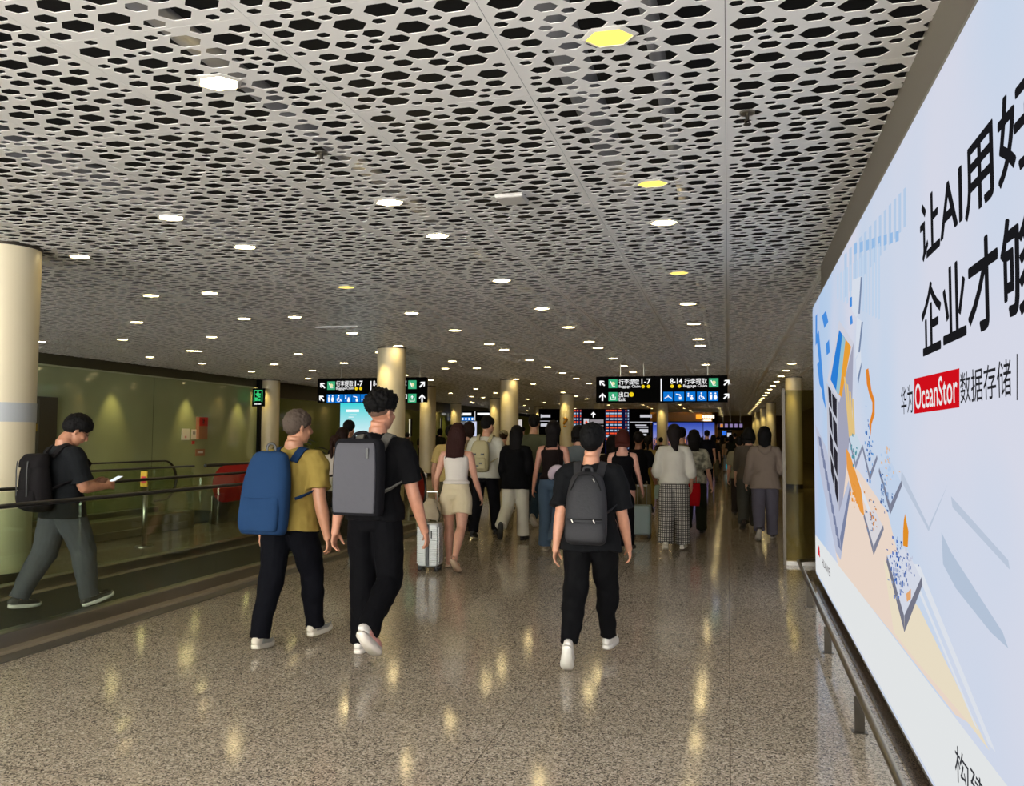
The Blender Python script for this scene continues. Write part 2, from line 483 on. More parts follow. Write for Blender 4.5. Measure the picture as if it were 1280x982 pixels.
# small ceiling devices
def sprinkler(X, Y, lab):
    r = empty('sprinkler', (X, Y, CEIL))
    bm = bmesh.new(); tube(bm, [(0, 0, 0), (0, 0, -.012)], .045, n=20); obj('mounting_plate', bm, M_STEEL, r, smooth=False)
    bm = bmesh.new(); tube(bm, [(0, 0, -.012), (0, 0, -.05)], .012, n=10); tube(bm, [(0, 0, -.075), (0, 0, -.08)], .024, n=14)
    tube(bm, [(.014, 0, -.05), (.014, 0, -.078)], .003, n=6); tube(bm, [(-.014, 0, -.05), (-.014, 0, -.078)], .003, n=6)
    obj('spray_head', bm, M_DKSTEEL, r)
    tag(r, lab, 'sprinkler', 'ceiling sprinklers')
p = onz(402, 190, CEIL); sprinkler(p.x, p.y, 'steel sprinkler head hanging from the ceiling left of centre')
p = onz(934, 140, CEIL); sprinkler(p.x, p.y, 'steel sprinkler head hanging from the ceiling near the advert wall')
p = onz(640, 243, CEIL)
r = empty('wireless_access_point', (p.x, p.y, CEIL))
bm = bmesh.new(); box(bm, -.12, .12, -.12, .12, -.055, -.018, bev=.016); obj('housing', bm, M_RIM, r)
bm = bmesh.new(); box(bm, -.07, .07, -.07, .07, -.018, .0); obj('bracket', bm, M_DKSTEEL, r)
tag(r, 'square white wireless access point under the ceiling between the downlights', 'access point')

def spot(x, y, z, tx, ty, power, size=70):
    l = bpy.data.lights.new('warm_spot', 'SPOT'); l.energy = power; l.color = (1.0, .78, .30); l.spot_size = radians(size); l.spot_blend = .8; l.shadow_soft_size = .05
    o = bpy.data.objects.new('warm_spot', l); COL.objects.link(o); o.location = (x, y, z)
    o.rotation_euler = (Vector((tx, ty, 0))-Vector((x, y, z))).to_track_quat('-Z', 'Y').to_euler()
for (x, y) in COLS: spot(x-.1 if x < 0 else x-.3, y-.62, CEIL-.03, x, y-.25, 95 if y > 8 else 45)
for y in (19.0, 22.2, 25.0): spot(-15.9, y, CEIL-.35, -16.3, y, 90, 60)
# ------------------------------------------------------------------ the long backlit advert
PX0 = 0.78
def onw(x, y, off=0.0):
    """point of the advert plane seen at photo pixel x, y"""
    d = ray(x, y); t = (PX0+off)/(d.x-WK*d.y); return CAM+d*t
WDIR = Vector((WK, 1, 0)).normalized()          # along the wall, away from the camera
WN = Vector((-1, WK, 0)).normalized()           # out of the wall, into the hall
def wp(s, z, out=0.0): return Vector((PX0+WK*s, s, z)) + WN*out
Z0, Z1, S0, S1 = 0.10, 3.06, -3.6, 9.82
def rrect(s0, s1, z0, z1, r, out, n=5):
    P = []
    for (cs, cz, a0) in ((s1-r, z1-r, 0), (s0+r, z1-r, pi/2), (s0+r, z0+r, pi), (s1-r, z0+r, 3*pi/2)):
        for k in range(n+1):
            a = a0+pi/2*k/n; P.append(wp(cs+r*cos(a), cz+r*sin(a), out))
    return P
poster = empty('advertising_lightbox', (PX0+WK*3, 3, 0.0))
tag(poster, 'long backlit pale blue advert with black Chinese headline on the right wall', 'advertisement')
poster_inv = Matrix.Translation(poster.location).inverted()
bm = bmesh.new(); prism(bm, rrect(S0-.03, S1+.03, Z0-.03, Z1+.03, .09, -.13), WN*.125)
obj('housing', bm, mat('lightbox_frame', '8d8a82', rough=.35, metal=.6), poster, M=poster_inv)
def poster_mat():
    m = bpy.data.materials.new('backlit_print'); m.use_nodes = True
    nt = m.node_tree; nt.nodes.clear(); N = nt.nodes.new; L = nt.links.new
    o = N('ShaderNodeOutputMaterial'); e = N('ShaderNodeEmission'); e.inputs[1].default_value = POSTER_L
    tc = N('ShaderNodeTexCoord'); sx = N('ShaderNodeSeparateXYZ'); L(tc.outputs['Object'], sx.inputs[0])
    mr = N('ShaderNodeMapRange'); mr.inputs['From Min'].default_value = -2; mr.inputs['From Max'].default_value = 6.8; L(sx.outputs[1], mr.inputs[0])
    r = N('ShaderNodeValToRGB'); cr = r.color_ramp
    cr.elements[0].position = 0; cr.elements[0].color = lin('dfe6f6'); cr.elements[1].position = 1; cr.elements[1].color = lin('a9c8f0')
    for p, c in ((.32, 'dde4f4'), (.5, 'd0dff3'), (.62, 'dde0ef'), (.8, 'bfd5f2')):
        k = cr.elements.new(p); k.color = lin(c)
    L(mr.outputs[0], r.inputs[0])
    n = N('ShaderNodeTexNoise'); n.inputs['Scale'].default_value = .8; n.inputs['Detail'].default_value = 1; L(tc.outputs['Object'], n.inputs['Vector'])
    r2 = N('ShaderNodeValToRGB'); r2.color_ramp.elements[0].position = .35; r2.color_ramp.elements[1].position = .65
    r2.color_ramp.elements[0].color = lin('e2e0ee'); r2.color_ramp.elements[1].color = lin('c3d9f3'); L(n.outputs[0], r2.inputs[0])
    mx = N('ShaderNodeMix'); mx.data_type = 'RGBA'; mx.inputs[0].default_value = .45
    L(r.outputs[0], mx.inputs['A']); L(r2.outputs[0], mx.inputs['B']); L(mx.outputs['Result'], e.inputs[0]); L(e.outputs[0], o.inputs[0])
    return m
bm = bmesh.new(); prism(bm, rrect(S0, S1, Z0, Z1, .07, -.006), WN*.008)
obj('printed_face', bm, poster_mat(), poster, M=poster_inv)
_pl = [0.0025]
def decal(name, polys, col, th=0.0001, px=True, s=None):
    if name in ('printed_beams', 'printed_cards', 'printed_towers_') and len(polys) > 1:
        for q in polys: decal(name, [q], col, th, px, s)
        return
    bm = bmesh.new(); out = _pl[0]; _pl[0] += 0.00016
    for P in polys:
        Q = [(onw(x, y) if px else wp(x, y)) + WN*out for x, y in P]
        try: prism(bm, Q, WN*th)
        except Exception: pass
    return obj(name, bm, emat('print_'+col, col, POSTER_L if s is None else s), poster, M=poster_inv)
# white strip along the foot of the advert
decal('white_strip', [[(S0+.02, .12), (S1-.03, .12), (S1-.005, .2), (S1-.002, .52), (S0+.02, .52)]], 'eceff0', px=False)
# pale perspective beams and peach ground of the artwork
decal('printed_ground', [[(1045, 560), (1075, 590), (1110, 640), (1150, 800), (1215, 905), (1195, 893), (1105, 778), (1048, 706), (1036, 640)]], 'f3dfd0')
decal('printed_ground', [[(1105, 700), (1150, 760), (1238, 938), (1205, 895), (1150, 830), (1118, 790)]], 'f2e6cd')
decal('printed_beams', [[(1128, 690), (1132, 690), (1225, 915), (1219, 905)], [(1143, 705), (1150, 705), (1246, 940), (1237, 930)], [(1060, 575), (1064, 575), (1090, 640), (1086, 640)]], 'e6ebf4')
decal('printed_arrow_shadow', [[(1178, 665), (1190, 690), (1255, 790), (1262, 810), (1240, 790), (1196, 735), (1180, 705)]], 'bccbe0')
decal('printed_arrow_shadow', [[(1128, 588), (1162, 658), (1186, 605), (1162, 664), (1127, 600)], [(1190, 620), (1262, 700), (1264, 712), (1192, 634)]], 'c3cfe2')
# pale skyline of rack towers near the top of the artwork
P = []
for i in range(13):
    x = 1056+i*6.2; y0 = 318-i*6.8
    P.append([(x, y0), (x+3.2, y0-3), (x+3.2, y0+52-i*.5), (x, y0+54-i*.5)])
decal('printed_towers', P, 'bcd3ef')
decal('printed_towers', [[(1068+i*7.5, 305-i*2.2), (1072+i*7.5, 303-i*2.2), (1072+i*7.5, 316-i*2.2), (1068+i*7.5, 318-i*2.2)] for i in range(8)], '9cc3ee')
decal('printed_towers', [[(1047+i*4, 344-i*3), (1049+i*4, 342-i*3), (1049+i*4, 372+i*2), (1047+i*4, 374+i*2)] for i in range(14)], 'c6dbf4')
# floating blue cards
decal('printed_cards', [[(1021, 420), (1024, 412), (1033, 512), (1029, 498)], [(1028, 395), (1033, 388), (1036, 402), (1031, 410)], [(1020, 395), (1022, 392), (1022, 428), (1020, 432)], [(1033, 430), (1037, 424), (1038, 440), (1034, 444)],
      [(1022, 455), (1027, 448), (1030, 492), (1025, 480)], [(1063, 372), (1067, 370), (1067, 382), (1063, 384)], [(1063, 396), (1066, 394), (1067, 404), (1064, 406)]], '4b93e6')
decal('printed_card', [[(1066, 350), (1078, 345), (1075, 392), (1071, 396), (1066, 388)], [(1072, 396), (1079, 402), (1075, 440), (1070, 448)], [(1071, 450), (1077, 436), (1078, 462), (1072, 472)]], 'dfe7f4')
decal('printed_card_edges', [[(1077, 346), (1079, 346), (1076, 392), (1074, 392)], [(1078, 402), (1080, 402), (1076, 440), (1074, 440)], [(1073, 472), (1078, 452), (1078, 458), (1074, 480)]], '7d8fb0')
# the tall storage cabinet with a glowing screen
decal('printed_cabinet_side', [[(1034, 478), (1049, 500), (1052, 668), (1042, 656), (1036, 590)]], 'c9ccda')
decal('printed_cabinet_front', [[(1050, 402), (1068, 428), (1066, 520), (1050, 668), (1048, 500), (1036, 478)]], 'a9abc0')
decal('printed_cabinet_top', [[(1050, 400), (1068, 428), (1050, 503), (1035, 476)]], 'd7d9e6')
decal('printed_screen', [[(1050, 412), (1057, 422), (1048, 492), (1039, 474)]], '2f83dd')
decal('printed_screen', [[(1057, 422), (1065, 433), (1053, 496), (1048, 492)]], 'f0a53a')
decal('printed_screen', [[(1054, 418), (1058, 424), (1050, 493), (1046, 489)]], '9dc8d8')
decal('printed_vents', [[(1036, 482), (1040, 488), (1041, 512), (1037, 502)], [(1041, 491), (1047, 499), (1047, 523), (1042, 514)], [(1037, 508), (1041, 517), (1042, 545), (1038, 530)], [(1042, 520), (1047, 530), (1048, 560), (1043, 548)],
      [(1038, 537), (1042, 550), (1043, 578), (1039, 562)], [(1043, 555), (1048, 566), (1048, 596), (1044, 583)], [(1039, 568), (1043, 583), (1044, 610), (1040, 596)], [(1044, 590), (1048, 602), (1049, 632), (1045, 618)]], '2c2a33')
decal('printed_platform', [[(1020, 530), (1034, 560), (1050, 640), (1062, 600), (1064, 614), (1052, 700), (1046, 690), (1026, 590)]], 'c2c8de')
decal('printed_platform_edges', [[(1024+i*2.6, 545+i*14), (1027+i*2.6, 547+i*14), (1029+i*2.6, 562+i*14), (1025+i*2.6, 556+i*14)] for i in range(10)]+[[(1051, 672), (1064, 605), (1065, 612), (1053, 690)]], '7f88a8')
decal('printed_cables', [[(1056+i*3.4, 470+i*9), (1058+i*3.4, 472+i*9), (1066+i*1.8, 556+i*4), (1063+i*1.8, 552+i*4)] for i in range(4)], 'e9c987')
# orange crane, data blocks and towers on tilted plates
decal('printed_crane', [[(1084, 462), (1087, 460), (1091, 488), (1095, 500), (1095, 518), (1091, 530), (1090, 545), (1088, 530), (1092, 514), (1092, 503), (1088, 492), (1085, 480)]], 'e88a2e')
decal('printed_crane', [[(1059, 560), (1064, 568), (1078, 612), (1082, 645), (1077, 640), (1066, 610), (1060, 585)]], 'f0a24a')
def plate(cx, cy, w, h, col, dark):
    decal('printed_plate', [[(cx-w, cy-h*.55), (cx+w*.1, cy-h*.2-h*.5), (cx+w, cy-h*.05), (cx, cy+h*.78)]], col)
    decal('printed_plate_edge', [[(cx-w, cy-h*.55), (cx-w*.02, cy+h*.66), (cx, cy+h), (cx-w-.8, cy-h*.42)], [(cx, cy+h), (cx+w+.8, cy+h*.05), (cx+w, cy-h*.12), (cx, cy+h*.66)]], dark)
plate(1071, 560, 8, 26, 'cfe0ee', '8e94ab'); plate(1089, 572, 9, 30, 'cfdcf0', '8389a0'); plate(1115, 605, 14, 38, 'c9daf2', '80859a')
plate(1094, 660, 12, 34, 'e2dfe4', '85889b'); plate(1133, 728, 22, 62, 'dde2f0', '7b7d8e')
rb = random.Random(5)
def marks(name, cx, cy, w, h, n, cols):
    for c in cols:
        P = []
        for _ in range(n):
            x = cx+rb.gauss(0, w); y = cy+rb.gauss(0, h)+(x-cx)*1.2; a = rb.uniform(.8, 2.2); b = rb.uniform(2, 6)
            P.append([(x, y), (x+a, y+1), (x+a, y+b), (x, y+b-1)])
        decal(name, P, c)
marks('printed_blocks', 1087, 560, 2.4, 16, 16, ('3f6fb8', '6aa0dc'))
marks('printed_blocks', 1069, 558, 2.2, 10, 10, ('5b9aa8',))
marks('printed_blocks', 1107, 612, 4, 12, 16, ('4a6ba6', '8aa6cf'))
marks('printed_dome', 1112, 578, 4, 14, 16, ('e7c0a0', 'b9d2f2'))
marks('printed_blocks', 1092, 640, 3.5, 16, 14, ('7c8db0', 'd58a45'))
marks('printed_orange_tiles', 1070, 612, 3.5, 14, 18, ('ee9a3c',))
marks('printed_city', 1124, 712, 5, 20, 26, ('2f5fae', '5e7fc8', '9aa8c8'))
marks('printed_city', 1137, 705, 5, 18, 16, ('6d82b8', 'c7cbe0'))
decal('printed_tower', [[(1133, 650), (1134.5, 642), (1136, 650), (1139, 664), (1138, 684), (1132, 682), (1132, 664)]], 'e8952a')
decal('printed_tower', [[(1136, 742), (1142, 736), (1142, 748), (1137, 752)]], 'ecae74')
# headline and other lettering
TX, TY = -WDIR, Vector((0, 0, 1))
def ptext_fit(name, s, col, x0, ytop, ybot, x1, off=0.0, bold=0.0):
    """lettering from pixel (x0, ybot) to x1, with height ybot-ytop at x0"""
    _pl[0] += .00016
    a = onw(x0, ybot); b = onw(x0, ytop); c = onw(x1, ybot)
    return text(name, s, emat('print_'+col, col, POSTER_L), abs(c.y-a.y), (b-a).length, a+WN*_pl[0], TX, TY, parent=poster, off=off, depth=.0001, bold=bold)
ptext_fit('headline_text', '让AI用好', '1c1c1f', 1155, 258, 331, 1312, bold=.0065)
ptext_fit('headline_text', '企业才够', '1c1c1f', 1157, 361, 447, 1314, bold=.0065)
ptext_fit('product_text', '华为', '2a2a2e', 1130, 484, 518, 1145, off=.004)
decal('red_label', [[(1146.5, 473), (1204, 460), (1204, 509), (1146.5, 517)]], 'd8101c')
ptext_fit('product_text', 'OceanStor', 'f4f4f6', 1148, 480, 512, 1202, off=.006)
ptext_fit('product_text', '数据存储', '2a2a2e', 1205.5, 466, 505, 1271, off=.004)
decal('divider_line', [[(1277, 442), (1278.5, 442), (1278.5, 500), (1277, 500)]], '55565c')
ptext_fit('slogan_text', '构建万', '3a3b40', 1199, 929, 972, 1262, off=.002)
# small red fan logo and its name at the far foot of the advert
c = onw(1025.5, 695)
_pl[0] += .00016
bm = bmesh.new()
for k in range(8):
    a = radians(-78+k*22.3)
    d1 = Vector((sin(a), cos(a)))
    P = []
    for (r, wdt) in ((.012, 0), (.06, .017), (.095, .02), (.115, .006), (.115, -.006), (.095, -.02), (.06, -.017)):
        q = d1*r+Vector((d1.y, -d1.x))*wdt
        P.append(c+WN*_pl[0]-WDIR*q.x+Vector((0, 0, q.y)))
    prism(bm, P, WN*.0001)
obj('fan_logo', bm, emat('print_d8202c', 'd8202c', POSTER_L), poster, M=poster_inv)
ptext_fit('brand_text', 'HUAWEI', '4a3a3c', 1029.5, 697, 706, 1039.5, off=.002)

# ------------------------------------------------------------------ low rail along the advert
rail = empty('bumper_rail', (.66, 5, 0))
ri = Matrix.Translation(rail.location).inverted()
def railx(Y): return .598+.0165*Y
bm = bmesh.new(); tube(bm, [(railx(-3)+.0, -3, .205), (railx(9.9), 9.9, .205), (railx(9.9)+.25, 10.15, .205)], .019, n=14)
obj('rail_tube', bm, M_STEEL, rail, M=ri, smooth=True)
for i in range(8):
    y = 4.88-1.72*4+1.72*i+3.44
    if y > 10: continue
    x = .405*1.58+.0105*y*1.0
    bm = bmesh.new(); box(bm, railx(y)-.026, railx(y)+.026, y-.005, y+.005, 0.003, .19)
    box(bm, railx(y)-.04, railx(y)+.04, y-.03, y+.03, 0.0, .004)
    obj('rail_post', bm, M_DKSTEEL, rail, M=ri)
tag(rail, 'low tubular steel bumper rail on flat posts at the foot of the advert', 'rail')

# glass partition at the far end of the advert wall
bm = bmesh.new(); box(bm, .70, 1.10, 11.0, 11.012, .06, 2.2); g = struct('window_1', bm, glass_mat('smoked_glass', 'd6d4b8', rough=.02, refl=.02))
bm = bmesh.new(); box(bm, .665, .70, 10.97, 11.04, 0, 2.22); struct('window_post', bm, M_DKSTEEL)
bm = bmesh.new(); box(bm, .69, 1.10, 10.98, 11.03, 0, .05); struct('window_sill', bm, M_STEEL)

# ------------------------------------------------------------------ moving walkways
def balustrade(parent, X, Y0, Y1, end=True, sticker=0, sk=1, i0=None):
    inv = i0
    r = .40; zc = .645
    # glass: straight panels and a rounded end
    y = Y0
    while y < Y1-.05:
        y2 = min(y+1.9, Y1)
        bm = bmesh.new(); box(bm, X-.006, X+.006, y+.006, y2-.006, .12, 1.02)
        obj('glass_panel', bm, M_GLASS, parent, M=inv); y = y2
    if end:
        P = [Vector((X-.006, Y1, .245))]+[Vector((X-.006, Y1+(r-.03)*cos(a), zc+(r-.03)*sin(a))) for a in [radians(-85+170*k/14) for k in range(15)]]+[Vector((X-.006, Y1, 1.02))]
        bm = bmesh.new(); prism(bm, P, Vector((.012, 0, 0))); obj('glass_panel', bm, M_GLASS, parent, M=inv)
    pts = [(X, Y0, zc+r)]+[(X, Y0+(Y1-Y0)*k/6, zc+r) for k in range(1, 7)]
    if end: pts += [(X, Y1+r*cos(radians(a)), zc+r*sin(radians(a))) for a in range(80, -91, -10)]+[(X, Y1-.25, zc-r)]
    bm = bmesh.new(); tube(bm, pts, (.018, .032), n=12, ref=(1, 0, 0)); 
    bm2 = bmesh.new()
    obj('handrail', bm, M_RUBBER, parent, M=inv, smooth=True)
    pts2 = [(a, b, c) for a, b, c in pts]
    bm2.free()
    bm = bmesh.new(); box(bm, X-.07, X+.07, Y0, Y1-.2, .02, .13, bev=.008); obj('skirt_panel', bm, M_STEEL, parent, M=inv)
    if sticker:
        for sgn in (-1, 1):
            bm = bmesh.new()
            P = [Vector((X+sgn*.0075, Y1+.02+.33*cos(a)*1.0, zc+.33*sin(a))) for a in [2*pi*k/28 for k in range(28)]]
            if sticker > 1: P = [Vector((p.x, p.y if p.y > Y1 else p.y-1.0, p.z)) for p in P]
            prism(bm, P, Vector((sgn*.001, 0, 0))); st = obj('red_warning_sticker', bm, M_RED, parent, M=inv)
            bm = bmesh.new(); tube(bm, [(X+sgn*.009, Y1+.02+.29*cos(a), zc+.29*sin(a)) for a in [2*pi*k/28 for k in range(28)]], .004, n=5, loop=True)
            box(bm, X+sgn*.008-.001, X+sgn*.008+.001, Y1-.13, Y1+.17, zc-.02, zc+.02)
            obj('white_sticker_print', bm, M_WHITE, st)
def belt(parent, xa, xb, y0, y1, inv):
    bm = bmesh.new()
    n = int((xb-xa)/.03)
    for i in range(n):
        box(bm, xa+i*.03, xa+i*.03+.018, y0, y1, .0, .022)
    box(bm, xa, xb, y0, y1, .0, .014)
    obj('pallet_belt', bm, mat('walkway_belt', '2f332c', rough=.55, metal=.3), parent, M=inv)
M_DECK = mat('satin_deck_metal', 'a89c84', rough=.38, metal=.45)
wa = empty('moving_walkway', (-5.9, 4, 0)); ia = Matrix.Translation(wa.location).inverted()
tag(wa, 'nearer moving walkway with glass sides where the man looks at his phone', 'moving walkway', 'moving walkways')
balustrade(wa, -5.16, -3.8, 13.3, True, 1, i0=ia)
balustrade(wa, -6.72, -3.8, 13.3, True, 0, i0=ia)
belt(wa, -6.55, -5.40, -3.8, 12.6, ia)
bm = bmesh.new(); box(bm, -5.40, -5.00, -3.8, 13.0, 0.0, .030, bev=.004); obj('inner_deck', bm, M_DECK, wa, M=ia)
bm = bmesh.new(); box(bm, -5.02, -4.84, -3.8, 14.3, 0.0, .006); obj('edge_trim', bm, mat('dull_grey_trim', '6a6459', rough=.35, metal=.5), wa, M=ia)
bm = bmesh.new(); box(bm, -6.90, -6.55, -3.8, 13.0, 0.0, .030, bev=.004); obj('outer_deck', bm, M_DECK, wa, M=ia)
bm = bmesh.new(); box(bm, -6.75, -5.02, 12.6, 14.4, 0.0, .016); obj('landing_plate', bm, mat('ribbed_landing_plate', '8c8472', rough=.35, metal=.8, bump=.3, bscale=120), wa, M=ia)
wb = empty('moving_walkway', (-10, 6, 0)); ib = Matrix.Translation(wb.location).inverted()
tag(wb, 'farther moving walkway along the green glass wall, behind the ivory column', 'moving walkway', 'moving walkways')
balustrade(wb, -8.92, -3.8, 12.4, False, 0, i0=ib)
balustrade(wb, -8.92, 15.3, 18.6, False, 0, i0=ib)
balustrade(wb, -11.2, -3.8, 14.6, True, 0, i0=ib)
belt(wb, -10.9, -9.2, -3.8, 15.0, ib)
bm = bmesh.new(); box(bm, -9.2, -8.86, -3.8, 12.4, 0.0, .30, bev=.02); obj('side_deck', bm, mat('deck_cover', '8f876e', rough=.3, metal=.6), wb, M=ib)
# the big red sticker sheet on the rounded glass end of the farther walkway
rs = empty('walkway_end_panel', (-8.85, 13.6, 0)); irs = Matrix.Translation(rs.location).inverted()
P = [Vector((-8.8, 12.75+.42*(1-sin(a)), .66+.32*cos(a))) for a in [pi*k/14 for k in range(15)]]
P = [Vector((-8.80, 13.15-.36*sin(pi*k/14), .70+.33*cos(pi*k/14))) for k in range(15)]+[Vector((-8.80, 15.2, .37)), Vector((-8.80, 15.2, 1.03))]
bm = bmesh.new(); prism(bm, P, Vector((-.004, 0, 0))); obj('red_sticker_sheet', bm, M_RED, rs, M=irs)
bm = bmesh.new(); box(bm, -8.86, -8.81, 12.8, 15.2, .0, .2); box(bm, -8.84, -8.82, 12.82, 15.18, .2, .5); obj('base_plinth', bm, M_STEEL, rs, M=irs)
bm = bmesh.new(); tube(bm, [(-8.83, 12.6, 1.045), (-8.83, 15.2, 1.045)], .03, n=10); obj('handrail', bm, M_RUBBER, rs, M=irs)
tag(rs, 'red rounded warning panel on the glass side of the farther walkway', 'panel')
# yellow and red notice on a steel post between the walkways
p = onx(181, 690, -8.0)
sp_ = empty('notice_post', (-8.0, 10.05, 0))
bm = bmesh.new(); tube(bm, [(0, 0, .012), (0, 0, .86)], .035, n=16); obj('post', bm, M_STEEL, sp_, smooth=True)
bm = bmesh.new(); tube(bm, [(0, 0, 0), (0, 0, .014)], .12, n=24); obj('base_plate', bm, M_STEEL, sp_)
bm = bmesh.new(); box(bm, -.055, .055, -.045, -.03, .84, 1.06, bev=.003); box(bm, -.04, .04, -.035, 0, .84, .9); obj('yellow_panel', bm, mat('notice_yellow', 'd8b21c', rough=.4), sp_)
bm = bmesh.new(); box(bm, -.04, .04, -.048, -.045, .95, .99); box(bm, -.04, .04, -.048, -.045, .89, .93); obj('red_print', bm, M_RED, sp_)
tag(sp_, 'steel post with a yellow and red notice between the two walkways', 'notice post')

# ------------------------------------------------------------------ things on the green wall
def wall_rect(px0, py0, px1, py1, X=-16.29):
    a = onx(px0, py0, X); b = onx(px1, py1, X)
    return a.y, b.y, b.z, a.z
def wall_panel(name, label, cat, px0, py0, px1, py1, m, group=None, th=.02, extra=None):
    y0, y1, z0, z1 = wall_rect(px0, py0, px1, py1)
    r = empty(name, (-16.29, (y0+y1)/2, z0)) if extra else None
    bm = bmesh.new(); box(bm, -16.30, -16.30+th, min(y0, y1), max(y0, y1), z0, z1)
    if extra:
        inv = Matrix.Translation(r.location).inverted()
        obj('board', bm, m, r, M=inv)
        for (nm, fx0, fy0, fx1, fy1, mm) in extra:
            bm = bmesh.new(); box(bm, -16.30+th, -16.298+th, y0+(y1-y0)*fx0, y0+(y1-y0)*fx1, z1-(z1-z0)*fy1, z1-(z1-z0)*fy0); obj(nm, bm, mm, r, M=inv)
        tag(r, label, cat, group)
    else: tag(obj(name, bm, m), label, cat, group)
M_PAPER = mat('paper_white', 'd9d6cf', rough=.6)
M_BROWN = mat('cork_brown', '9a6a4c', rough=.5)
wall_panel('fire_equipment_box', 'red and brown fire equipment box on the green glass wall', 'fire box', 245.5, 521, 255.5, 549, M_BROWN, th=.12, extra=[('red_door', 0, 0, 1, .4, M_RED), ('white_mark', .4, .08, .6, .3, M_WHITE)])
wall_panel('paper_notice', 'white paper notice on the green wall, left of the pair', 'notice', 227.5, 535.5, 236.5, 549.5, M_PAPER, extra=[('pink_mark', .35, .65, .6, .85, mat('pink_print', 'c98a92'))])
wall_panel('paper_notice', 'white paper notice on the green wall touching the red fire box', 'notice', 239.5, 536.5, 245, 549, M_PAPER, extra=[('grey_lines', .2, .2, .8, .5, mat('grey_print', '8c8c8c'))])
wall_panel('brown_plaque', 'small brown plaque low on the green wall below the fire box', 'plaque', 244.5, 561, 255.5, 569.5, M_BROWN, extra=[('pale_print', .2, .3, .8, .6, M_PAPER)])
wall_panel('call_point', 'small red tag on the green wall under the paper notices', 'tag', 240, 551, 243, 555, M_RED)
y0, y1, z0, z1 = wall_rect(23, 497, 41, 640)
r = empty('service_door', (-16.28, (y0+y1)/2, 0)); inv = Matrix.Translation(r.location).inverted()
bm = bmesh.new(); box(bm, -16.3, -16.26, y0, y1, .03, z1); obj('door_leaf', bm, mat('door_grey_brown', '55513f', rough=.4), r, M=inv)
bm = bmesh.new(); box(bm, -16.3, -16.2, y1, y1+.55, 0, z1+.06); box(bm, -16.3, -16.2, y0-.1, y0, 0, z1+.06); box(bm, -16.3, -16.2, y0, y1, z1, z1+.06); obj('door_frame', bm, mat('door_frame_brown', '49463a', rough=.3, metal=.4), r, M=inv)
bm = bmesh.new(); zy = onx(30, 534, -16.28).z; box(bm, -16.26, -16.25, y0, y1, zy-.09, zy+.09); obj('yellow_band', bm, mat('yellow_band', 'a8892a', rough=.4), r, M=inv)
bm = bmesh.new(); box(bm, -16.26, -16.21, y0+.12, y0+.3, 1.0, 1.05); obj('handle', bm, M_STEEL, r, M=inv)
tag(r, 'grey service door with yellow band in the green wall behind the column', 'door')
# exit sign on the black pier
p = onx(323, 496, -16.15)
r = empty('exit_sign', (-16.0, 25.8, p.z-.33)); 
bm = bmesh.new(); box(bm, -.24, .24, -.02, .05, -.02, .62, bev=.01); obj('sign_case', bm, M_BLACK, r)
bm = bmesh.new()
for q in ((-.17, -.14, .15, .56), (.14, .17, .15, .56), (-.17, .17, .53, .56), (-.12, -.02, .18, .30), (0.0, .09, .30, .36), (-.06, .03, .34, .46), (-.10, .10, .40, .44), (.02, .09, .18, .26)): box(bm, q[0], q[1], -.03, -.02, q[2], q[3])
ball(bm, (-.01, -.025, .49), (.035, .005, .035), 10); obj('green_running_figure', bm, emat('exit_green', '35c070', 1.1), r)
bm = bmesh.new(); box(bm, -.14, -.02, -.03, -.02, .05, .08); box(bm, .02, .12, -.03, -.02, .05, .08); obj('lower_print', bm, E_WHITE, r)
tag(r, 'black exit sign with green running figure beside the far column', 'exit sign')

# sign band on the nearest column
a = ony(10, 503, 7.0).z; b = ony(10, 527, 7.0).z
bm = bmesh.new(); tube(bm, [(-7.47, 7.1, b-.0), (-7.47, 7.1, a)], .326, n=48)
r = empty('column_sign', (-7.47, 7.1, b)); inv = Matrix.Translation(r.location).inverted()
smooth_angle(obj('sign_band', bm, mat('sign_band_grey', 'a9adb0', rough=.4), r, M=inv))
bm = bmesh.new()
for k in range(9):
    an = radians(-62+k*4.2); 
    if k == 5: continue
    c = Vector((-7.47+.329*sin(an+radians(35)), 7.1-.329*cos(an+radians(35)), 0)); t = Vector((cos(an+radians(35)), sin(an+radians(35)), 0))
    for z, h in ((b+.13, .03), (b+.08, .012)):
        prism(bm, [c-t*.009+Vector((0, 0, z)), c+t*.009+Vector((0, 0, z)), c+t*.009+Vector((0, 0, z+h)), c-t*.009+Vector((0, 0, z+h))], Vector((t.y, -t.x, 0))*.002)
obj('dark_print', bm, M_BLACK, r, M=inv)
tag(r, 'grey sign band wrapped round the nearest ivory column', 'sign')

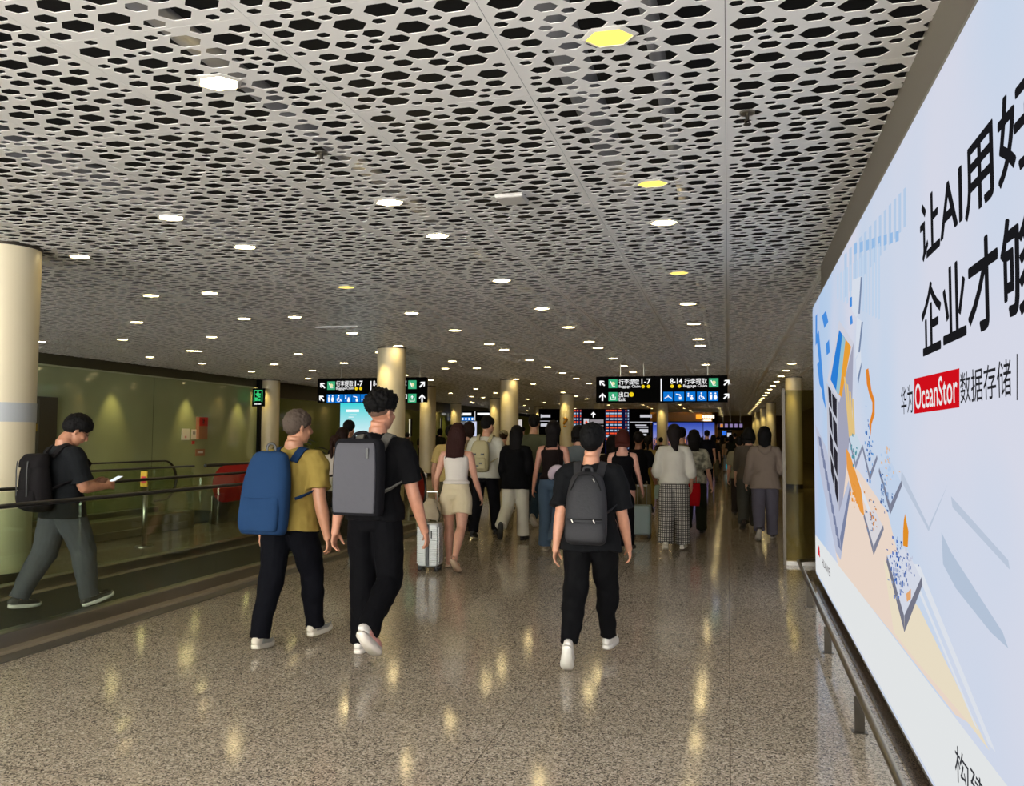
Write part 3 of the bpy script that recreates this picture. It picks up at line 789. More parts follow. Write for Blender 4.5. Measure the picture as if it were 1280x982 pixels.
# ------------------------------------------------------------------ hanging direction signs
def arrow_pts(dx, dy, s):
    """outline of a bold arrow pointing along (dx, dy)"""
    d = Vector((dx, dy)).normalized(); n = Vector((-d.y, d.x))
    P = [(-.5, -.1), (.16, -.1), (-.12, -.38), (.1, -.38), (.5, 0), (.1, .38), (-.12, .38), (.16, .1), (-.5, .1)]
    return [d*(a*s)+n*(b*s) for a, b in P]
class Board:
    def __init__(self, name, label, cat, x0, x1, y0, y1, Y, group=None, face=None, depth=.16):
        self.Y = Y
        A = ony(x0, y0, Y); B = ony(x1, y1, Y)
        self.zt, self.zb = A.z, ony(x0, y1, Y).z
        self.xa, self.xb = A.x, ony(x1, y0, Y).x
        self.root = empty(name, ((A.x+B.x)/2, Y, self.zb))
        self.inv = Matrix.Translation(self.root.location).inverted()
        bm = bmesh.new(); box(bm, self.xa, self.xb, Y, Y+depth, self.zb, self.zt, bev=.008)
        obj('sign_case', bm, face or M_SIGNFACE, self.root, M=self.inv)
        tag(self.root, label, cat, group)
        self.k = 1
        self.u = (ony(x0+10, y0, Y).x-A.x)/10
        self.px0, self.py0 = x0, y0
    def P(self, x, y, lay=0):
        # the image is rolled slightly: read positions relative to the case so rows stay level
        return Vector((self.xa+(x-self.px0)*self.u, self.Y-.002-.001*self.k, self.zt-(y-self.py0)*self.u*.985))
    def poly(self, name, polys, m, rel=None):
        if name in ('navy_panel', 'yellow_dot', 'icon_strip') and len(polys) > 1:
            for q in polys: self.poly(name, [q], m)
            return
        bm = bmesh.new()
        for Q in polys: prism(bm, [self.P(x, y) for x, y in Q], Vector((0, .0015, 0)))
        self.k += 1
        return obj(name, bm, m, self.root, M=self.inv)
    def rect(self, name, rects, m):
        return self.poly(name, [[(a, b), (c, b), (c, d), (a, d)] for a, b, c, d in rects], m)
    def arrow(self, x, y, dx, dy, s=9):
        return self.poly('arrow', [[(x+q.x, y-q.y) for q in arrow_pts(dx, dy, s)]], E_WHITE)
    def disc(self, name, cs, m, n=16):
        return self.poly(name, [[(x+r*cos(2*pi*k/n), y+r*sin(2*pi*k/n)) for k in range(n)] for x, y, r in cs], m)
    def text(self, s, x0, x1, ytop, ybot, m=None, off=.004, name='sign_text'):
        self.k += 1
        return text(name, s, m or E_WHITE, (x1-x0)*self.u, (ybot-ytop)*self.u, self.P(x0, ybot), (1, 0, 0), (0, 0, 1), parent=self.root, off=off, depth=.001)
    def icon(self, kind, x, y, s=11, m=None):
        h = s/2
        self.rect('icon_tile', [(x-h, y-h, x+h, y+h)], m or E_BLUE)
        if kind == 'toilet':
            self.disc('icon_figure', [(x-h*.45, y-h*.62, h*.17), (x+h*.45, y-h*.62, h*.17)], E_WHITE)
            self.poly('icon_figure', [[(x-h*.7, y-h*.35), (x-h*.2, y-h*.35), (x-h*.25, y+h*.75), (x-h*.65, y+h*.75)], [(x+h*.25, y-h*.35), (x+h*.65, y-h*.35), (x+h*.8, y+h*.3), (x+h*.6, y+h*.75), (x+h*.3, y+h*.75), (x+h*.1, y+h*.3)]], E_WHITE)
        elif kind == 'wheelchair':
            self.disc('icon_figure', [(x-h*.1, y-h*.68, h*.16)], E_WHITE)
            self.poly('icon_figure', [[(x-h*.2, y-h*.45), (x, y-h*.45), (x, y+h*.05), (x+h*.4, y+h*.05), (x+h*.65, y+h*.6), (x+h*.48, y+h*.66), (x+h*.28, y+h*.22), (x-h*.2, y+h*.22)]]+
                      [[(x-h*.1+h*a*cos(t), y+h*.25+h*a*sin(t)) for a, t in ((.5, t0), (.5, t0+.45), (.36, t0+.45), (.36, t0))] for t0 in [.2+.45*i for i in range(9)]], E_WHITE)
        elif kind == 'baby':
            self.disc('icon_figure', [(x-h*.45, y-h*.6, h*.16), (x+h*.25, y-h*.1, h*.2), (x+h*.25, y+h*.45, h*.34)], E_WHITE)
            self.poly('icon_figure', [[(x-h*.62, y-h*.4), (x-h*.3, y-h*.4), (x-h*.3, y+h*.1), (x-h*.62, y+h*.1)]], E_WHITE)
        elif kind == 'tap':
            self.poly('icon_figure', [[(x-h*.7, y-h*.6), (x+h*.2, y-h*.45), (x+h*.3, y-h*.05), (x+h*.1, y-h*.05), (x, y-h*.25), (x-h*.7, y-h*.4)], [(x-h*.1, y+h*.1), (x+h*.5, y+h*.1), (x+h*.42, y+h*.7), (x-h*.02, y+h*.7)]], E_WHITE)
        elif kind == 'hanger':
            self.poly('icon_figure', [[(x-h*.08, y-h*.4), (x+h*.08, y-h*.4), (x+h*.1, y-h*.05), (x+h*.75, y+h*.3), (x+h*.75, y+h*.45), (x, y+h*.1), (x-h*.75, y+h*.45), (x-h*.75, y+h*.3), (x-h*.1, y-h*.05)]], E_WHITE)
        elif kind == 'bag':
            self.disc('icon_figure', [(x+h*.05, y-h*.02, h*.42)], emat('pale_yellow_dot', 'e9e9b0', .95))
            self.poly('icon_figure', [[(x-h*.65, y-h*.5), (x-h*.45, y-h*.6), (x-h*.05, y+h*.5), (x+h*.5, y+h*.5), (x+h*.5, y+h*.62), (x-h*.15, y+h*.62)]], E_WHITE)
        elif kind == 'exit':
            self.poly('icon_figure', [[(x-h*.6, y), (x-h*.45, y), (x-h*.45, y+h*.6), (x+h*.45, y+h*.6), (x+h*.45, y), (x+h*.6, y), (x+h*.6, y+h*.72), (x-h*.6, y+h*.72)], [(x, y-h*.7), (x+h*.35, y-h*.2), (x+h*.1, y-h*.2), (x+h*.1, y+h*.3), (x-h*.1, y+h*.3), (x-h*.1, y-h*.2), (x-h*.35, y-h*.2)]], E_WHITE)
    def rods(self, xs):
        for x in xs:
            p = self.P(x, self.py0)
            bm = bmesh.new(); tube(bm, [(p.x, self.Y+.08, self.zt-.005), (p.x, self.Y+.08, CEIL-.003)], .018, n=10); obj('hanging_rod', bm, M_STEEL, self.root, M=self.inv)
YS = 22.0
b = Board('direction_sign', 'wide black hanging sign for baggage claim 1-7 and 8-14, right of centre', 'sign', 745, 909.5, 470.6, 503, YS, 'hanging direction signs')
b.arrow(752.6, 478.9, -1, 1); b.arrow(753.2, 496.3, 0, 1, 10); b.icon('bag', 766.2, 479.7, m=E_GREEN); b.icon('exit', 766.2, 496, m=E_GREEN)
b.text('行李提取', 773.6, 798.4, 474.2, 481); b.text('1-7', 801.2, 812.2, 474, 480.6, off=.012); b.text('Baggage Claim', 773.6, 799.8, 481.6, 485.9); b.disc('yellow_dot', [(803.1, 483.6, 2.1), (809.8, 483.6, 2.1), (789, 493.4, 2.9)], E_YELLOW)
b.text('出口', 773.6, 785.3, 490.4, 496.6); b.text('Exit', 773.6, 781.6, 497.2, 501.6, off=.01)
b.rect('divider_line', [(824.4, 474, 825.7, 502)], E_WHITE)
b.text('8-14', 836, 850.3, 474, 480.6, off=.012); b.text('行李提取', 853, 879.4, 474.2, 481); b.text('Baggage Claim', 851.5, 879.4, 481.6, 485.9); b.disc('yellow_dot', [(838.2, 483.6, 2.1), (847, 483.6, 2.1)], E_YELLOW)
b.icon('bag', 887.2, 479.7, m=E_GREEN); b.arrow(902.4, 479.6, 1, 1); b.arrow(902, 496.2, 1, 1)
for i, kd in enumerate(('hanger', 'tap', 'baby', 'wheelchair', 'toilet')): b.icon(kd, 833.4+13.3*i, 496.2, 11.4)
b.rods((775, 803.5, 880))
b = Board('direction_sign', 'black hanging sign for baggage claim 1-7 partly behind the ivory column', 'sign', 397, 532.5, 472.8, 503, YS, 'hanging direction signs')
b.arrow(403.4, 481, -1, 1, 8.5); b.arrow(402.6, 495.8, -1, 1, 8.5); b.icon('bag', 414.2, 481.2, 9.6, E_GREEN)
b.text('行李提取', 420.4, 441.3, 476, 482.4); b.text('1-7', 443.6, 453, 476.2, 482.4, off=.012); b.text('Baggage Claim', 420.4, 442, 483, 486.7); b.disc('yellow_dot', [(445.2, 485, 1.8), (450.6, 485, 1.8)], E_YELLOW)
b.rect('divider_line', [(462.4, 476.5, 463.6, 502)], E_WHITE)
for i, kd in enumerate(('toilet', 'wheelchair', 'baby', 'tap', 'hanger')): b.icon(kd, 414.2+10.4*i, 496.3, 9.8)
b.text('行李提取', 478, 505.8, 476, 482.4); b.text('8-14', 466, 476, 476.2, 482.4); b.text('出口', 496, 506.5, 491.2, 497.2); b.icon('bag', 512.6, 481.2, 9.6, E_GREEN); b.icon('exit', 512.6, 496.3, 9.8, E_GREEN)
b.arrow(524.3, 481, 1, 1, 8.5); b.arrow(524.3, 496.3, 0, 1, 9)
b.rods((425, 520))
# farther sign of the same kind
b = Board('direction_sign', 'small far hanging sign with blue icon row between the middle columns', 'sign', 567, 617, 513.5, 525.6, 50.0, 'hanging direction signs')
b.rect('icon_strip', [(571, 520.8, 592, 525.2)], E_BLUE); b.rect('icon_strip', [(572, 515.6, 575.4, 519)], E_GREEN); b.rect('white_print', [(576, 515.8, 589, 518.8), (596.5, 515.8, 614, 518.4), (568.2, 515.8, 570.4, 518)], E_WHITE)
b.rect('white_print', [(573.5+i*4, 521.8, 575.5+i*4, 524.4) for i in range(5)], E_WHITE); b.rect('divider_line', [(593.4, 514, 594, 525)], E_WHITE)
b.rods((575, 610))
b = Board('display_screen', 'bright white screen below the far hanging sign', 'screen', 570, 595, 526.5, 545, 51.0, face=emat('pale_screen', 'cfd6ee', .95))
b.rect('picture', [(573, 534, 592, 545)], emat('screen_peach', 'e8b9a0', .9)); b.rods((580,))

# flight information board
YF = 41.0
b = Board('flight_information_board', 'dark flight information board with orange and white rows', 'information board', 673.5, 812, 511, 566, YF, depth=.3)
E_OR = emat('board_orange', 'f0562a', .9); E_LB = emat('board_pale_blue', 'b8d2f0', .8); E_NAVY = emat('board_navy', '10143a', .8)
b.rect('navy_panel', [(714, 512, 727, 564), (755, 512, 784, 566)], E_NAVY)
rows_o = []; rows_w = []
rb = random.Random(2)
for i in range(14):
    y = 512.2+i*3.45
    dst = rows_o if i % 2 == 0 else rows_w
    x = 755.8
    for wd in (4.2, 5, 3, 5.4):
        w2 = wd*rb.uniform(.75, 1.0); dst.append((x, y, x+w2, y+1.9)); x += wd+.7
    dst.append((779.2, y, 780.4, y+1.9)); rows_w.append((782, y, 783.2, y+1.9))
    for x, w2 in ((715, 4.4), (720.5, 2.0), (724.6, 1.2)): dst.append((x, y, x+w2, y+1.9))
b.rect('orange_rows', rows_o, E_OR); b.rect('pale_rows', rows_w, E_LB)
E_W7 = emat('board_white', 'd8d8e0', .8)
b.arrow(740.7, 518, 0, 1, 7); b.rect('icon_tile', [(729, 523, 735.5, 529.6)], E_W7); b.rect('pale_bar', [(736.5, 524, 753, 528.8), (729, 531, 753, 532), (735, 535.6, 753, 537.5)], emat('board_grey', 'a8a0a4', .7))
b.poly('red_mark', [[(730, 529), (732.2, 524.5), (734.6, 529)]], E_OR)
b.rect('white_print', [(677, 518.2, 688, 521.4), (676, 517.6, 677.4, 522), (676, 529, 687, 532.6), (796.5, 518.2, 808.5, 521.4), (809, 517.6, 810.2, 522), (791, 530, 804, 531.5), (792, 532.4, 806, 533.8), (796, 535.4, 806, 539.5), (799, 541, 804, 543.2)], E_W7)
b.rect('divider_line', [(673.8, 525.6, 697, 526.3), (784.5, 526.6, 811, 527.3)], E_W7)
for x in (680, 806):
    p = b.P(x, 566); bm = bmesh.new(); tube(bm, [(p.x, YF+.15, 0), (p.x, YF+.15, b.zb+.02)], .06, n=12); obj('support_post', bm, M_DKSTEEL, b.root, M=b.inv)
# golden question mark beside it
p = ony(703.6, 534, 36.89)
q = text('information_mark', '?', mat('gold_letter', 'b07c1c', rough=.4, metal=.3), .24, .46, p, (1, 0, 0), (0, 0, 1), off=.01, depth=.05)
tag(q, 'golden question mark sign on the column before the flight board', 'sign')

# advertising screen with an evening skyline
def screen_mat():
    m = bpy.data.materials.new('skyline_screen'); m.use_nodes = True
    nt = m.node_tree; nt.nodes.clear(); N = nt.nodes.new; L = nt.links.new
    o = N('ShaderNodeOutputMaterial'); e = N('ShaderNodeEmission'); tc = N('ShaderNodeTexCoord'); s = N('ShaderNodeSeparateXYZ'); r = N('ShaderNodeValToRGB')
    L(tc.outputs['Generated'], s.inputs[0]); cr = r.color_ramp
    cr.elements[0].position = 0; cr.elements[0].color = lin('6a4a6a'); cr.elements[1].position = 1; cr.elements[1].color = lin('2f47b0')
    for p, c in ((.2, '55476a'), (.34, 'b08a90'), (.5, '8f92d0'), (.75, '5a70cc')): k = cr.elements.new(p); k.color = lin(c)
    L(s.outputs[2], r.inputs[0]); L(r.outputs[0], e.inputs[0]); e.inputs[1].default_value = .9; L(e.outputs[0], o.inputs[0]); return m
b = Board('advertising_screen', 'wide screen showing an evening city skyline under a blue sky', 'screen', 815, 893, 526.5, 566, 48.0, face=M_BLACK, depth=.3)
sm = screen_mat()
b.rect('screen_picture', [(816.2, 527.8, 891.8, 565)], sm)
rb = random.Random(9)
b.rect('skyline_buildings', [(817+i*2.5, 547+rb.uniform(-3, 5), 818.8+i*2.5, 558) for i in range(29)], emat('sky_buildings', '40385a', .8))
b.rect('skyline_lights', [(817+rb.uniform(0, 72), 550+rb.uniform(0, 8), 0, 0) for i in range(0)]+[(x, y, x+1.3, y+.8) for x, y in [(817+rb.uniform(0, 40), 549+rb.uniform(0, 8)) for _ in range(60)]], emat('sky_lights', 'e08a3c', .9))
b.rect('white_print', [(818, 529.6, 823, 530.6), (825, 529.6, 831, 530.6)], E_W7)
b.rect('screen_joint', [(877.6, 522, 878.4, 566)], M_BLACK)
for x in (822, 888):
    p = b.P(x, 566); bm = bmesh.new(); tube(bm, [(p.x, 48.15, 0), (p.x, 48.15, b.zb+.02)], .06, n=12); obj('support_post', bm, M_DKSTEEL, b.root, M=b.inv)
# amber portal with lit lettering behind it
Yp = 56.0
a = ony(815, 517, Yp); c = ony(897, 517, Yp)
r = empty('amber_portal', (c.x, Yp, 0)); inv = Matrix.Translation(r.location).inverted()
M_AMB = mat('amber_panel', 'd08a1c', rough=.35, emit=0)
bm = bmesh.new(); box(bm, a.x-2, c.x, Yp, Yp+.5, ony(815, 527, Yp).z-.2, a.z+.1); box(bm, c.x-.35, c.x, Yp, Yp+.5, 0, a.z+.1); obj('portal_frame', bm, M_AMB, r, M=inv)
bm = bmesh.new(); p = ony(870, 517.5, Yp-.06); q = ony(877, 523.5, Yp-.06); box(bm, p.x, q.x, Yp-.06, Yp-.02, q.z, p.z); obj('icon_tile', bm, emat('amber_icon', 'f0a030', 1.2), r, M=inv)
bm = bmesh.new()
for i in range(5):
    p = ony(878+i*3.1, 518.5, Yp-.06); q = ony(880.5+i*3.1, 522.5, Yp-.06); box(bm, p.x, q.x, Yp-.06, Yp-.02, q.z, p.z)
p = ony(878, 524.4, Yp-.06); q = ony(889, 526, Yp-.06); box(bm, p.x, q.x, Yp-.06, Yp-.02, q.z, p.z)
obj('lit_lettering', bm, emat('lit_white', 'fff4e0', 1.6), r, M=inv)
tag(r, 'amber portal frame with white lit lettering above the skyline screen', 'portal')
# distant board of small icons
b = Board('icon_board', 'distant dark board with a row of small violet and white icons', 'sign', 893, 929, 527.8, 537, 62.0)
b.rods((897, 925)); b.rect('icon_tiles', [(894+i*6, 529.6, 897.8+i*6, 534.4) for i in range(6)], emat('violet_icon', 'a08cc0', .7)); b.rect('amber_icon_tile', [(900.4, 530, 903.6, 534)], emat('amber_tile', 'e0902c', .9))
b = Board('blue_screen', 'small distant blue and white screen under the icon board', 'screen', 902, 915, 538, 547, 63.0, face=M_BLACK)
b.rods((904, 913)); b.rect('blue_picture', [(902.6, 538.6, 908, 544)], emat('blue_picture', '2f6fe0', 1)); b.rect('white_picture', [(909, 541, 914, 546)], E_W7)
# cyan advertising screen behind the tall man
b = Board('cyan_screen', 'tall cyan and white advertising screen behind the man with grey backpack', 'screen', 424.6, 476, 502.5, 575, 19.0, face=M_BLACK, depth=.2)
def cyan_mat():
    m = bpy.data.materials.new('cyan_gradient_screen'); m.use_nodes = True
    nt = m.node_tree; nt.nodes.clear(); N = nt.nodes.new; L = nt.links.new
    o = N('ShaderNodeOutputMaterial'); e = N('ShaderNodeEmission'); tc = N('ShaderNodeTexCoord'); s = N('ShaderNodeSeparateXYZ'); r = N('ShaderNodeValToRGB')
    L(tc.outputs['Generated'], s.inputs[0]); cr = r.color_ramp
    cr.elements[0].position = .35; cr.elements[0].color = lin('e6f4fa'); cr.elements[1].position = 1; cr.elements[1].color = lin('35d3d8')
    L(s.outputs[2], r.inputs[0]); L(r.outputs[0], e.inputs[0]); e.inputs[1].default_value = 1.0; L(e.outputs[0], o.inputs[0]); return m
b.rect('screen_picture', [(425.6, 503.5, 475, 574)], cyan_mat())
b.rect('white_print', [(433, 511, 449, 514), (437, 516.8, 446, 517.6), (436, 519.5, 443, 520.1)], E_WHITE)
bm = bmesh.new(); box(bm, b.xa+.1, b.xb-.1, 19.03, 19.17, .0, b.zb+.01, bev=.01); obj('plinth', bm, M_DKSTEEL, b.root, M=b.inv)
b.poly('shop_figures', [[(437, 542), (439, 538), (440, 541), (441, 538), (442.5, 542), (444, 540), (445, 543), (437, 545)]], mat('dark_print', '20262a'))

# bright shop fronts far behind
def lit_panel(name, label, cat, x0, y0, x1, y1, Y, col, s=.9, marks=()):
    b = Board(name, label, cat, x0, x1, y0, y1, Y, face=M_BLACK, depth=.2)
    b.rect('lit_face', [(x0+.4, y0+.4, x1-.4, y1-.4)], emat('lit_'+col, col, s))
    if marks: b.rect('dark_print', list(marks), M_BLACK)
    bm = bmesh.new(); box(bm, b.xa+.05, b.xb-.05, Y+.02, Y+.15, 0, b.zb+.01); obj('plinth', bm, mat('plinth_tan', '9a8a66', rough=.4), b.root, M=b.inv)
    return b
lit_panel('white_display_panel', 'white backlit panel with small dark pictures, far left of the corridor', 'panel', 520, 523, 527.5, 549, 44, 'e6e4dc', .9, marks=[(521.5, 526, 525.5, 527), (521, 533, 526.5, 535), (521, 541, 527, 547)])
lit_panel('cream_display_panel', 'cream backlit panel beyond the man with the dark bag', 'panel', 536, 522, 551, 560, 46, 'd8cfa4', .85, marks=[(539, 531, 543, 533)])
lit_panel('white_display_panel', 'narrow white backlit panel beside the far middle column', 'panel', 646, 524, 653, 545, 60, 'e0d8d4', .8)
lit_panel('white_display_panel', 'white backlit panel just left of the flight information board', 'panel', 668.5, 524, 672, 546, 58, 'c8d4ea', .8)
lit_panel('white_display_panel', 'narrow white backlit strip left of the white picture panel', 'panel', 511, 523, 513.4, 545, 34, 'e8e2c4', .9)
# leafy plant behind the man in the khaki shirt
r = empty('potted_plant', (-8.0, 14.2, 0))
bm = bmesh.new(); tube(bm, [(0, 0, 0), (0, 0, .05), (0, 0, .55), (0, 0, .6)], [.2, .21, .27, .28], n=24); obj('planter', bm, mat('planter_dark', '2c2a26', rough=.4), r, smooth=True)
rb = random.Random(4)
bm = bmesh.new(); bl = bmesh.new()
for k in range(22):
    a = rb.uniform(0, 2*pi); h = rb.uniform(1.1, 1.75); rr = rb.uniform(.1, .42)
    tip = Vector((rr*cos(a), rr*sin(a), h))
    tube(bm, [(0, 0, .5), (tip.x*.3, tip.y*.3, h*.7), tuple(tip)], .006, n=5, k=3)
    d = Vector((cos(a), sin(a), -.25)).normalized(); n_ = Vector((-sin(a), cos(a), 0)); ln = rb.uniform(.16, .3)
    mid = tip+d*ln*.5+Vector((0, 0, .03))
    Vs = [bl.verts.new(v) for v in (tip, mid+n_*.05, tip+d*ln, mid-n_*.05)]; bl.faces.new(Vs)
obj('stem', bm, mat('stem_green', '2c3a1c'), r)
lf = obj('foliage', bl, mat('leaf_dark_green', '1c2a18', rough=.4), r)
tag(r, 'dark leafy plant in a planter beyond the man in the khaki shirt', 'plant')
# ------------------------------------------------------------------ people
def rx(a): return Matrix.Rotation(radians(a), 4, 'X')
def ry(a): return Matrix.Rotation(radians(a), 4, 'Y')
def rz(a): return Matrix.Rotation(radians(a), 4, 'Z')
def T(x, y=None, z=None):
    return Matrix.Translation(x if y is None else (x, y, z))
_clouds = {}
def clouds(size):
    if size not in _clouds:
        t = bpy.data.textures.new('fold_%g' % size, 'CLOUDS'); t.noise_scale = size; t.noise_depth = 1; _clouds[size] = t
    return _clouds[size]
def remesh(v):
    def f(o):
        m = o.modifiers.new('skin_surface', 'REMESH'); m.mode = 'VOXEL'; m.voxel_size = v; m.use_smooth_shade = True
    return f
def soften(n=4, f=.5):
    def g(o):
        m = o.modifiers.new('soften', 'SMOOTH'); m.iterations = n; m.factor = f
    return g
def folds(s=.012, size=.11):
    def g(o):
        m = o.modifiers.new('folds', 'DISPLACE'); m.texture = clouds(size); m.strength = s; m.mid_level = .5; m.texture_coords = 'LOCAL'
    return g
def skin(c): return mat('skin_'+c, c, rough=.5, var=.06, vscale=25)
def cloth(name, c, pat=None): return mat('cloth_'+name, c, rough=.85, bump=.55, bscale=11, spec=.10)
def hairm(c): return mat('hair_'+c, c, rough=.7, bump=.5, bscale=90, stretch=(1, 1, .12), spec=.12)

class Person:
    """joints in metres in the person's own frame: +Y ahead, +X to the right, Z up"""
    def __init__(self, X, Y, H, heading=0, lean=3, sex='m', girth=1.0, R=(20, 8, 0), L=(-18, 30, 0), RA=(-12, 6, 12, 0), LA=(12, 6, 14, 0),
                 head=(0, 0, 0), twist=0, label='', group=None, near=False, skinc='b98a68', hipturn=0, z0=0.0, curl=28, spread=0):
        s = H/1.72; self.s = s; self.H = H; self.near = near; self.sex = sex; self.g = girth
        self.vox = .0065 if near else .0125
        fem = sex == 'f'
        self.hipz = .52*H
        self.A = {}
        hw = (.052 if not fem else .054)*H
        self.pelvis = T(0, 0, self.hipz) @ rz(hipturn)
        # legs
        self.legs = []
        for side, (a, b, fp) in ((1, R), (-1, L)):
            Mh = self.pelvis @ T(side*hw, 0, 0) @ ry(-side*(1.0+spread)) @ rx(a)
            Mk = Mh @ T(0, 0, -.245*H) @ rx(-b)
            Ma = Mk @ T(0, 0, -.235*H)
            # foot: pitch fp is the world tilt of the sole (positive: toe up)
            cur = a-b
            Mf = Ma @ rx(-cur+fp) @ rz(-side*6)
            self.legs.append((Mh, Mk, Ma, Mf, side))
        # ground it
        low = min(min((Mf @ Vector((0, y, -.04*H-.004))).z for y in (-.062*H/1.0*.5, .105*H)) for _, _, _, Mf, _ in self.legs)
        dz = -low
        self.dz = dz
        up = T(0, 0, dz)
        self.legs = [tuple([up @ m for m in l[:4]])+(l[4],) for l in self.legs]
        self.pelvis = up @ self.pelvis
        self.spine = self.pelvis @ rx(-lean)
        self.chest = self.spine @ T(0, 0, .18*H) @ rz(twist) @ T(0, 0, -.18*H)
        self.neck = self.chest @ T(0, .006*H, .325*H)
        self.headM = self.neck @ rx(lean*.7) @ rz(head[0]) @ rx(-head[1]) @ ry(head[2]) @ T(0, .014*H, .079*H)
        self.arms = []
        shw = (.104 if not fem else .094)*H*(.5+.5*girth)
        for side, (sw, ab, eb, tw) in ((1, RA), (-1, LA)):
            Ms = self.chest @ T(side*shw, 0, .264*H) @ ry(-side*ab) @ rx(sw)
            Me = Ms @ T(0, 0, -.172*H) @ rz(side*tw) @ rx(eb)
            Mw = Me @ T(0, 0, -.148*H)
            self.arms.append((Ms, Me, Mw, side))
        self.root = empty('person', (X, Y, z0), radians(heading))
        tag(self.root, label, 'person', group)
        self.world = T(X, Y, z0) @ rz(heading)
        self.skinc = skinc; self.curl = curl
        self.shw = shw
        self.body()
    def p(self, M, x, y, z): return tuple(M @ Vector((x, y, z)))
    def body(self):
        H, s, g = self.H, self.s, self.g
        fem = self.sex == 'f'
        bm = bmesh.new()
        C, S = self.chest, self.spine
        prof = [(S, -.045, .070, .050), (S, 0, .094 if not fem else .098, .064), (S, .045, .088, .060), (S, .10, .078 if not fem else .068, .054), (C, .16, .086 if not fem else .076, .060), (C, .21, .098 if not fem else .086, .064), (C, .252, .098 if not fem else .086, .056), (C, .282, .072, .044), (C, .306, .040, .038), (C, .345, .034, .036)]
        P = [self.p(m, 0, 0, z*H) for m, z, a, b in prof]; Rr = [(a*H*g, b*H*g) for m, z, a, b in prof]
        tube(bm, P, Rr, n=20, ref=tuple((self.pelvis.to_3x3() @ Vector((0, 1, 0)))), k=2)
        for Ms, Me, Mw, side in self.arms:
            k = 1 if not fem else .84
            tube(bm, [self.p(self.chest, side*.05*H, 0, .262*H), self.p(Ms, 0, 0, 0), self.p(Ms, 0, 0, -.06*H), self.p(Ms, 0, 0, -.13*H), self.p(Me, 0, 0, 0), self.p(Me, 0, .002, -.05*H), self.p(Me, 0, 0, -.12*H), self.p(Mw, 0, 0, 0), self.p(Mw, 0, 0, -.02*H)],
                 [(.032*H*k*g, .032*H*k*g)]+[(v*H*k*g, v*H*k*g) for v in (.033, .031, .027, .024, .025, .018, .0155, .016)], n=12, k=2)
            self.hand(bm, Mw, side)
        for Mh, Mk, Ma, Mf, side in self.legs:
            tube(bm, [self.p(Mh, -side*.01*H, 0, .03*H), self.p(Mh, 0, 0, -.03*H), self.p(Mh, 0, 0, -.13*H), self.p(Mk, 0, .003*H, .02*H), self.p(Mk, 0, .002*H, -.02*H), self.p(Mk, 0, -.006*H, -.075*H), self.p(Mk, 0, -.002*H, -.16*H), self.p(Ma, 0, 0, 0), self.p(Ma, 0, 0, -.02*H)],
                 [(v*H*g, v*H*g) for v in (.050, .054, .046, .034, .032, .034, .024, .019, .020)], n=14, k=2)
            tube(bm, [self.p(Mf, 0, -.022*H, -.018*H), self.p(Mf, 0, .01*H, -.020*H), self.p(Mf, 0, .05*H, -.027*H), self.p(Mf, 0, .080*H, -.028*H), self.p(Mf, 0, .096*H, -.030*H)], [(.012*H, .011*H), (.015*H, .014*H), (.020*H, .010*H), (.020*H, .006*H), (.010*H, .004*H)], n=12, k=2, ref=tuple(Mf.to_3x3() @ Vector((0, 0, 1))))
        # neck and head
        h = self.headM; k = s*1.07; self.hs = k
        nb = self.p(self.chest, 0, -.002*H, .30*H)
        tube(bm, [nb, self.p(self.neck, 0, 0, .02*H), self.p(h, 0, -.022*k, -.055*k)], [(.040*H*g, .040*H*g), (.031*H*g, .032*H*g), (.033*H, .034*H)] if not fem else [(.034*H, .034*H), (.026*H, .027*H), (.027*H, .029*H)], n=14, k=3)
        ball(bm, (0, -.010*k, .028*k), (.073*k, .090*k, .088*k), 18, h)
        ball(bm, (0, .018*k, -.035*k), (.060*k, .070*k, .078*k), 18, h)
        ball(bm, (0, .048*k, -.088*k), (.030*k, .028*k, .022*k), 12, h)           # chin
        tube(bm, [self.p(h, 0, .078*k, .018*k), self.p(h, 0, .098*k, -.012*k), self.p(h, 0, .104*k, -.028*k), self.p(h, 0, .088*k, -.036*k)], [(.008*k, .008*k), (.010*k, .010*k), (.015*k, .012*k), (.012*k, .008*k)], n=10, k=2)
        ball(bm, (0, .082*k, -.055*k), (.022*k, .010*k, .006*k), 10, h); ball(bm, (0, .080*k, -.065*k), (.019*k, .010*k, .006*k), 10, h)
        ball(bm, (0, .072*k, .028*k), (.050*k, .014*k, .010*k), 12, h)           # brow
        for sd in (-1, 1):
            ball(bm, (sd*.036*k, .060*k, -.028*k), (.022*k, .022*k, .020*k), 10, h)   # cheek
            E = h @ T(sd*.072*k, -.010*k, -.008*k) @ rz(sd*22) @ rx(-8)
            ball(bm, (0, 0, .006*k), (.0085*k, .017*k, .024*k), 12, E); ball(bm, (0, .004*k, -.020*k), (.0075*k, .009*k, .012*k), 10, E)
        self.bodyo = obj('body', bm, skin(self.skinc), self.root, mods=(remesh(self.vox), soften(6 if self.near else 2)))
        bm = bmesh.new()
        for sd in (-1, 1): ball(bm, (sd*.030*k, .077*k, .008*k), (.012*k, .008*k, .006*k), 10, h)
        if self.near: obj('eyes', bm, mat('eye_dark', '201612', rough=.2), self.root, smooth=True)
        else: bm.free()
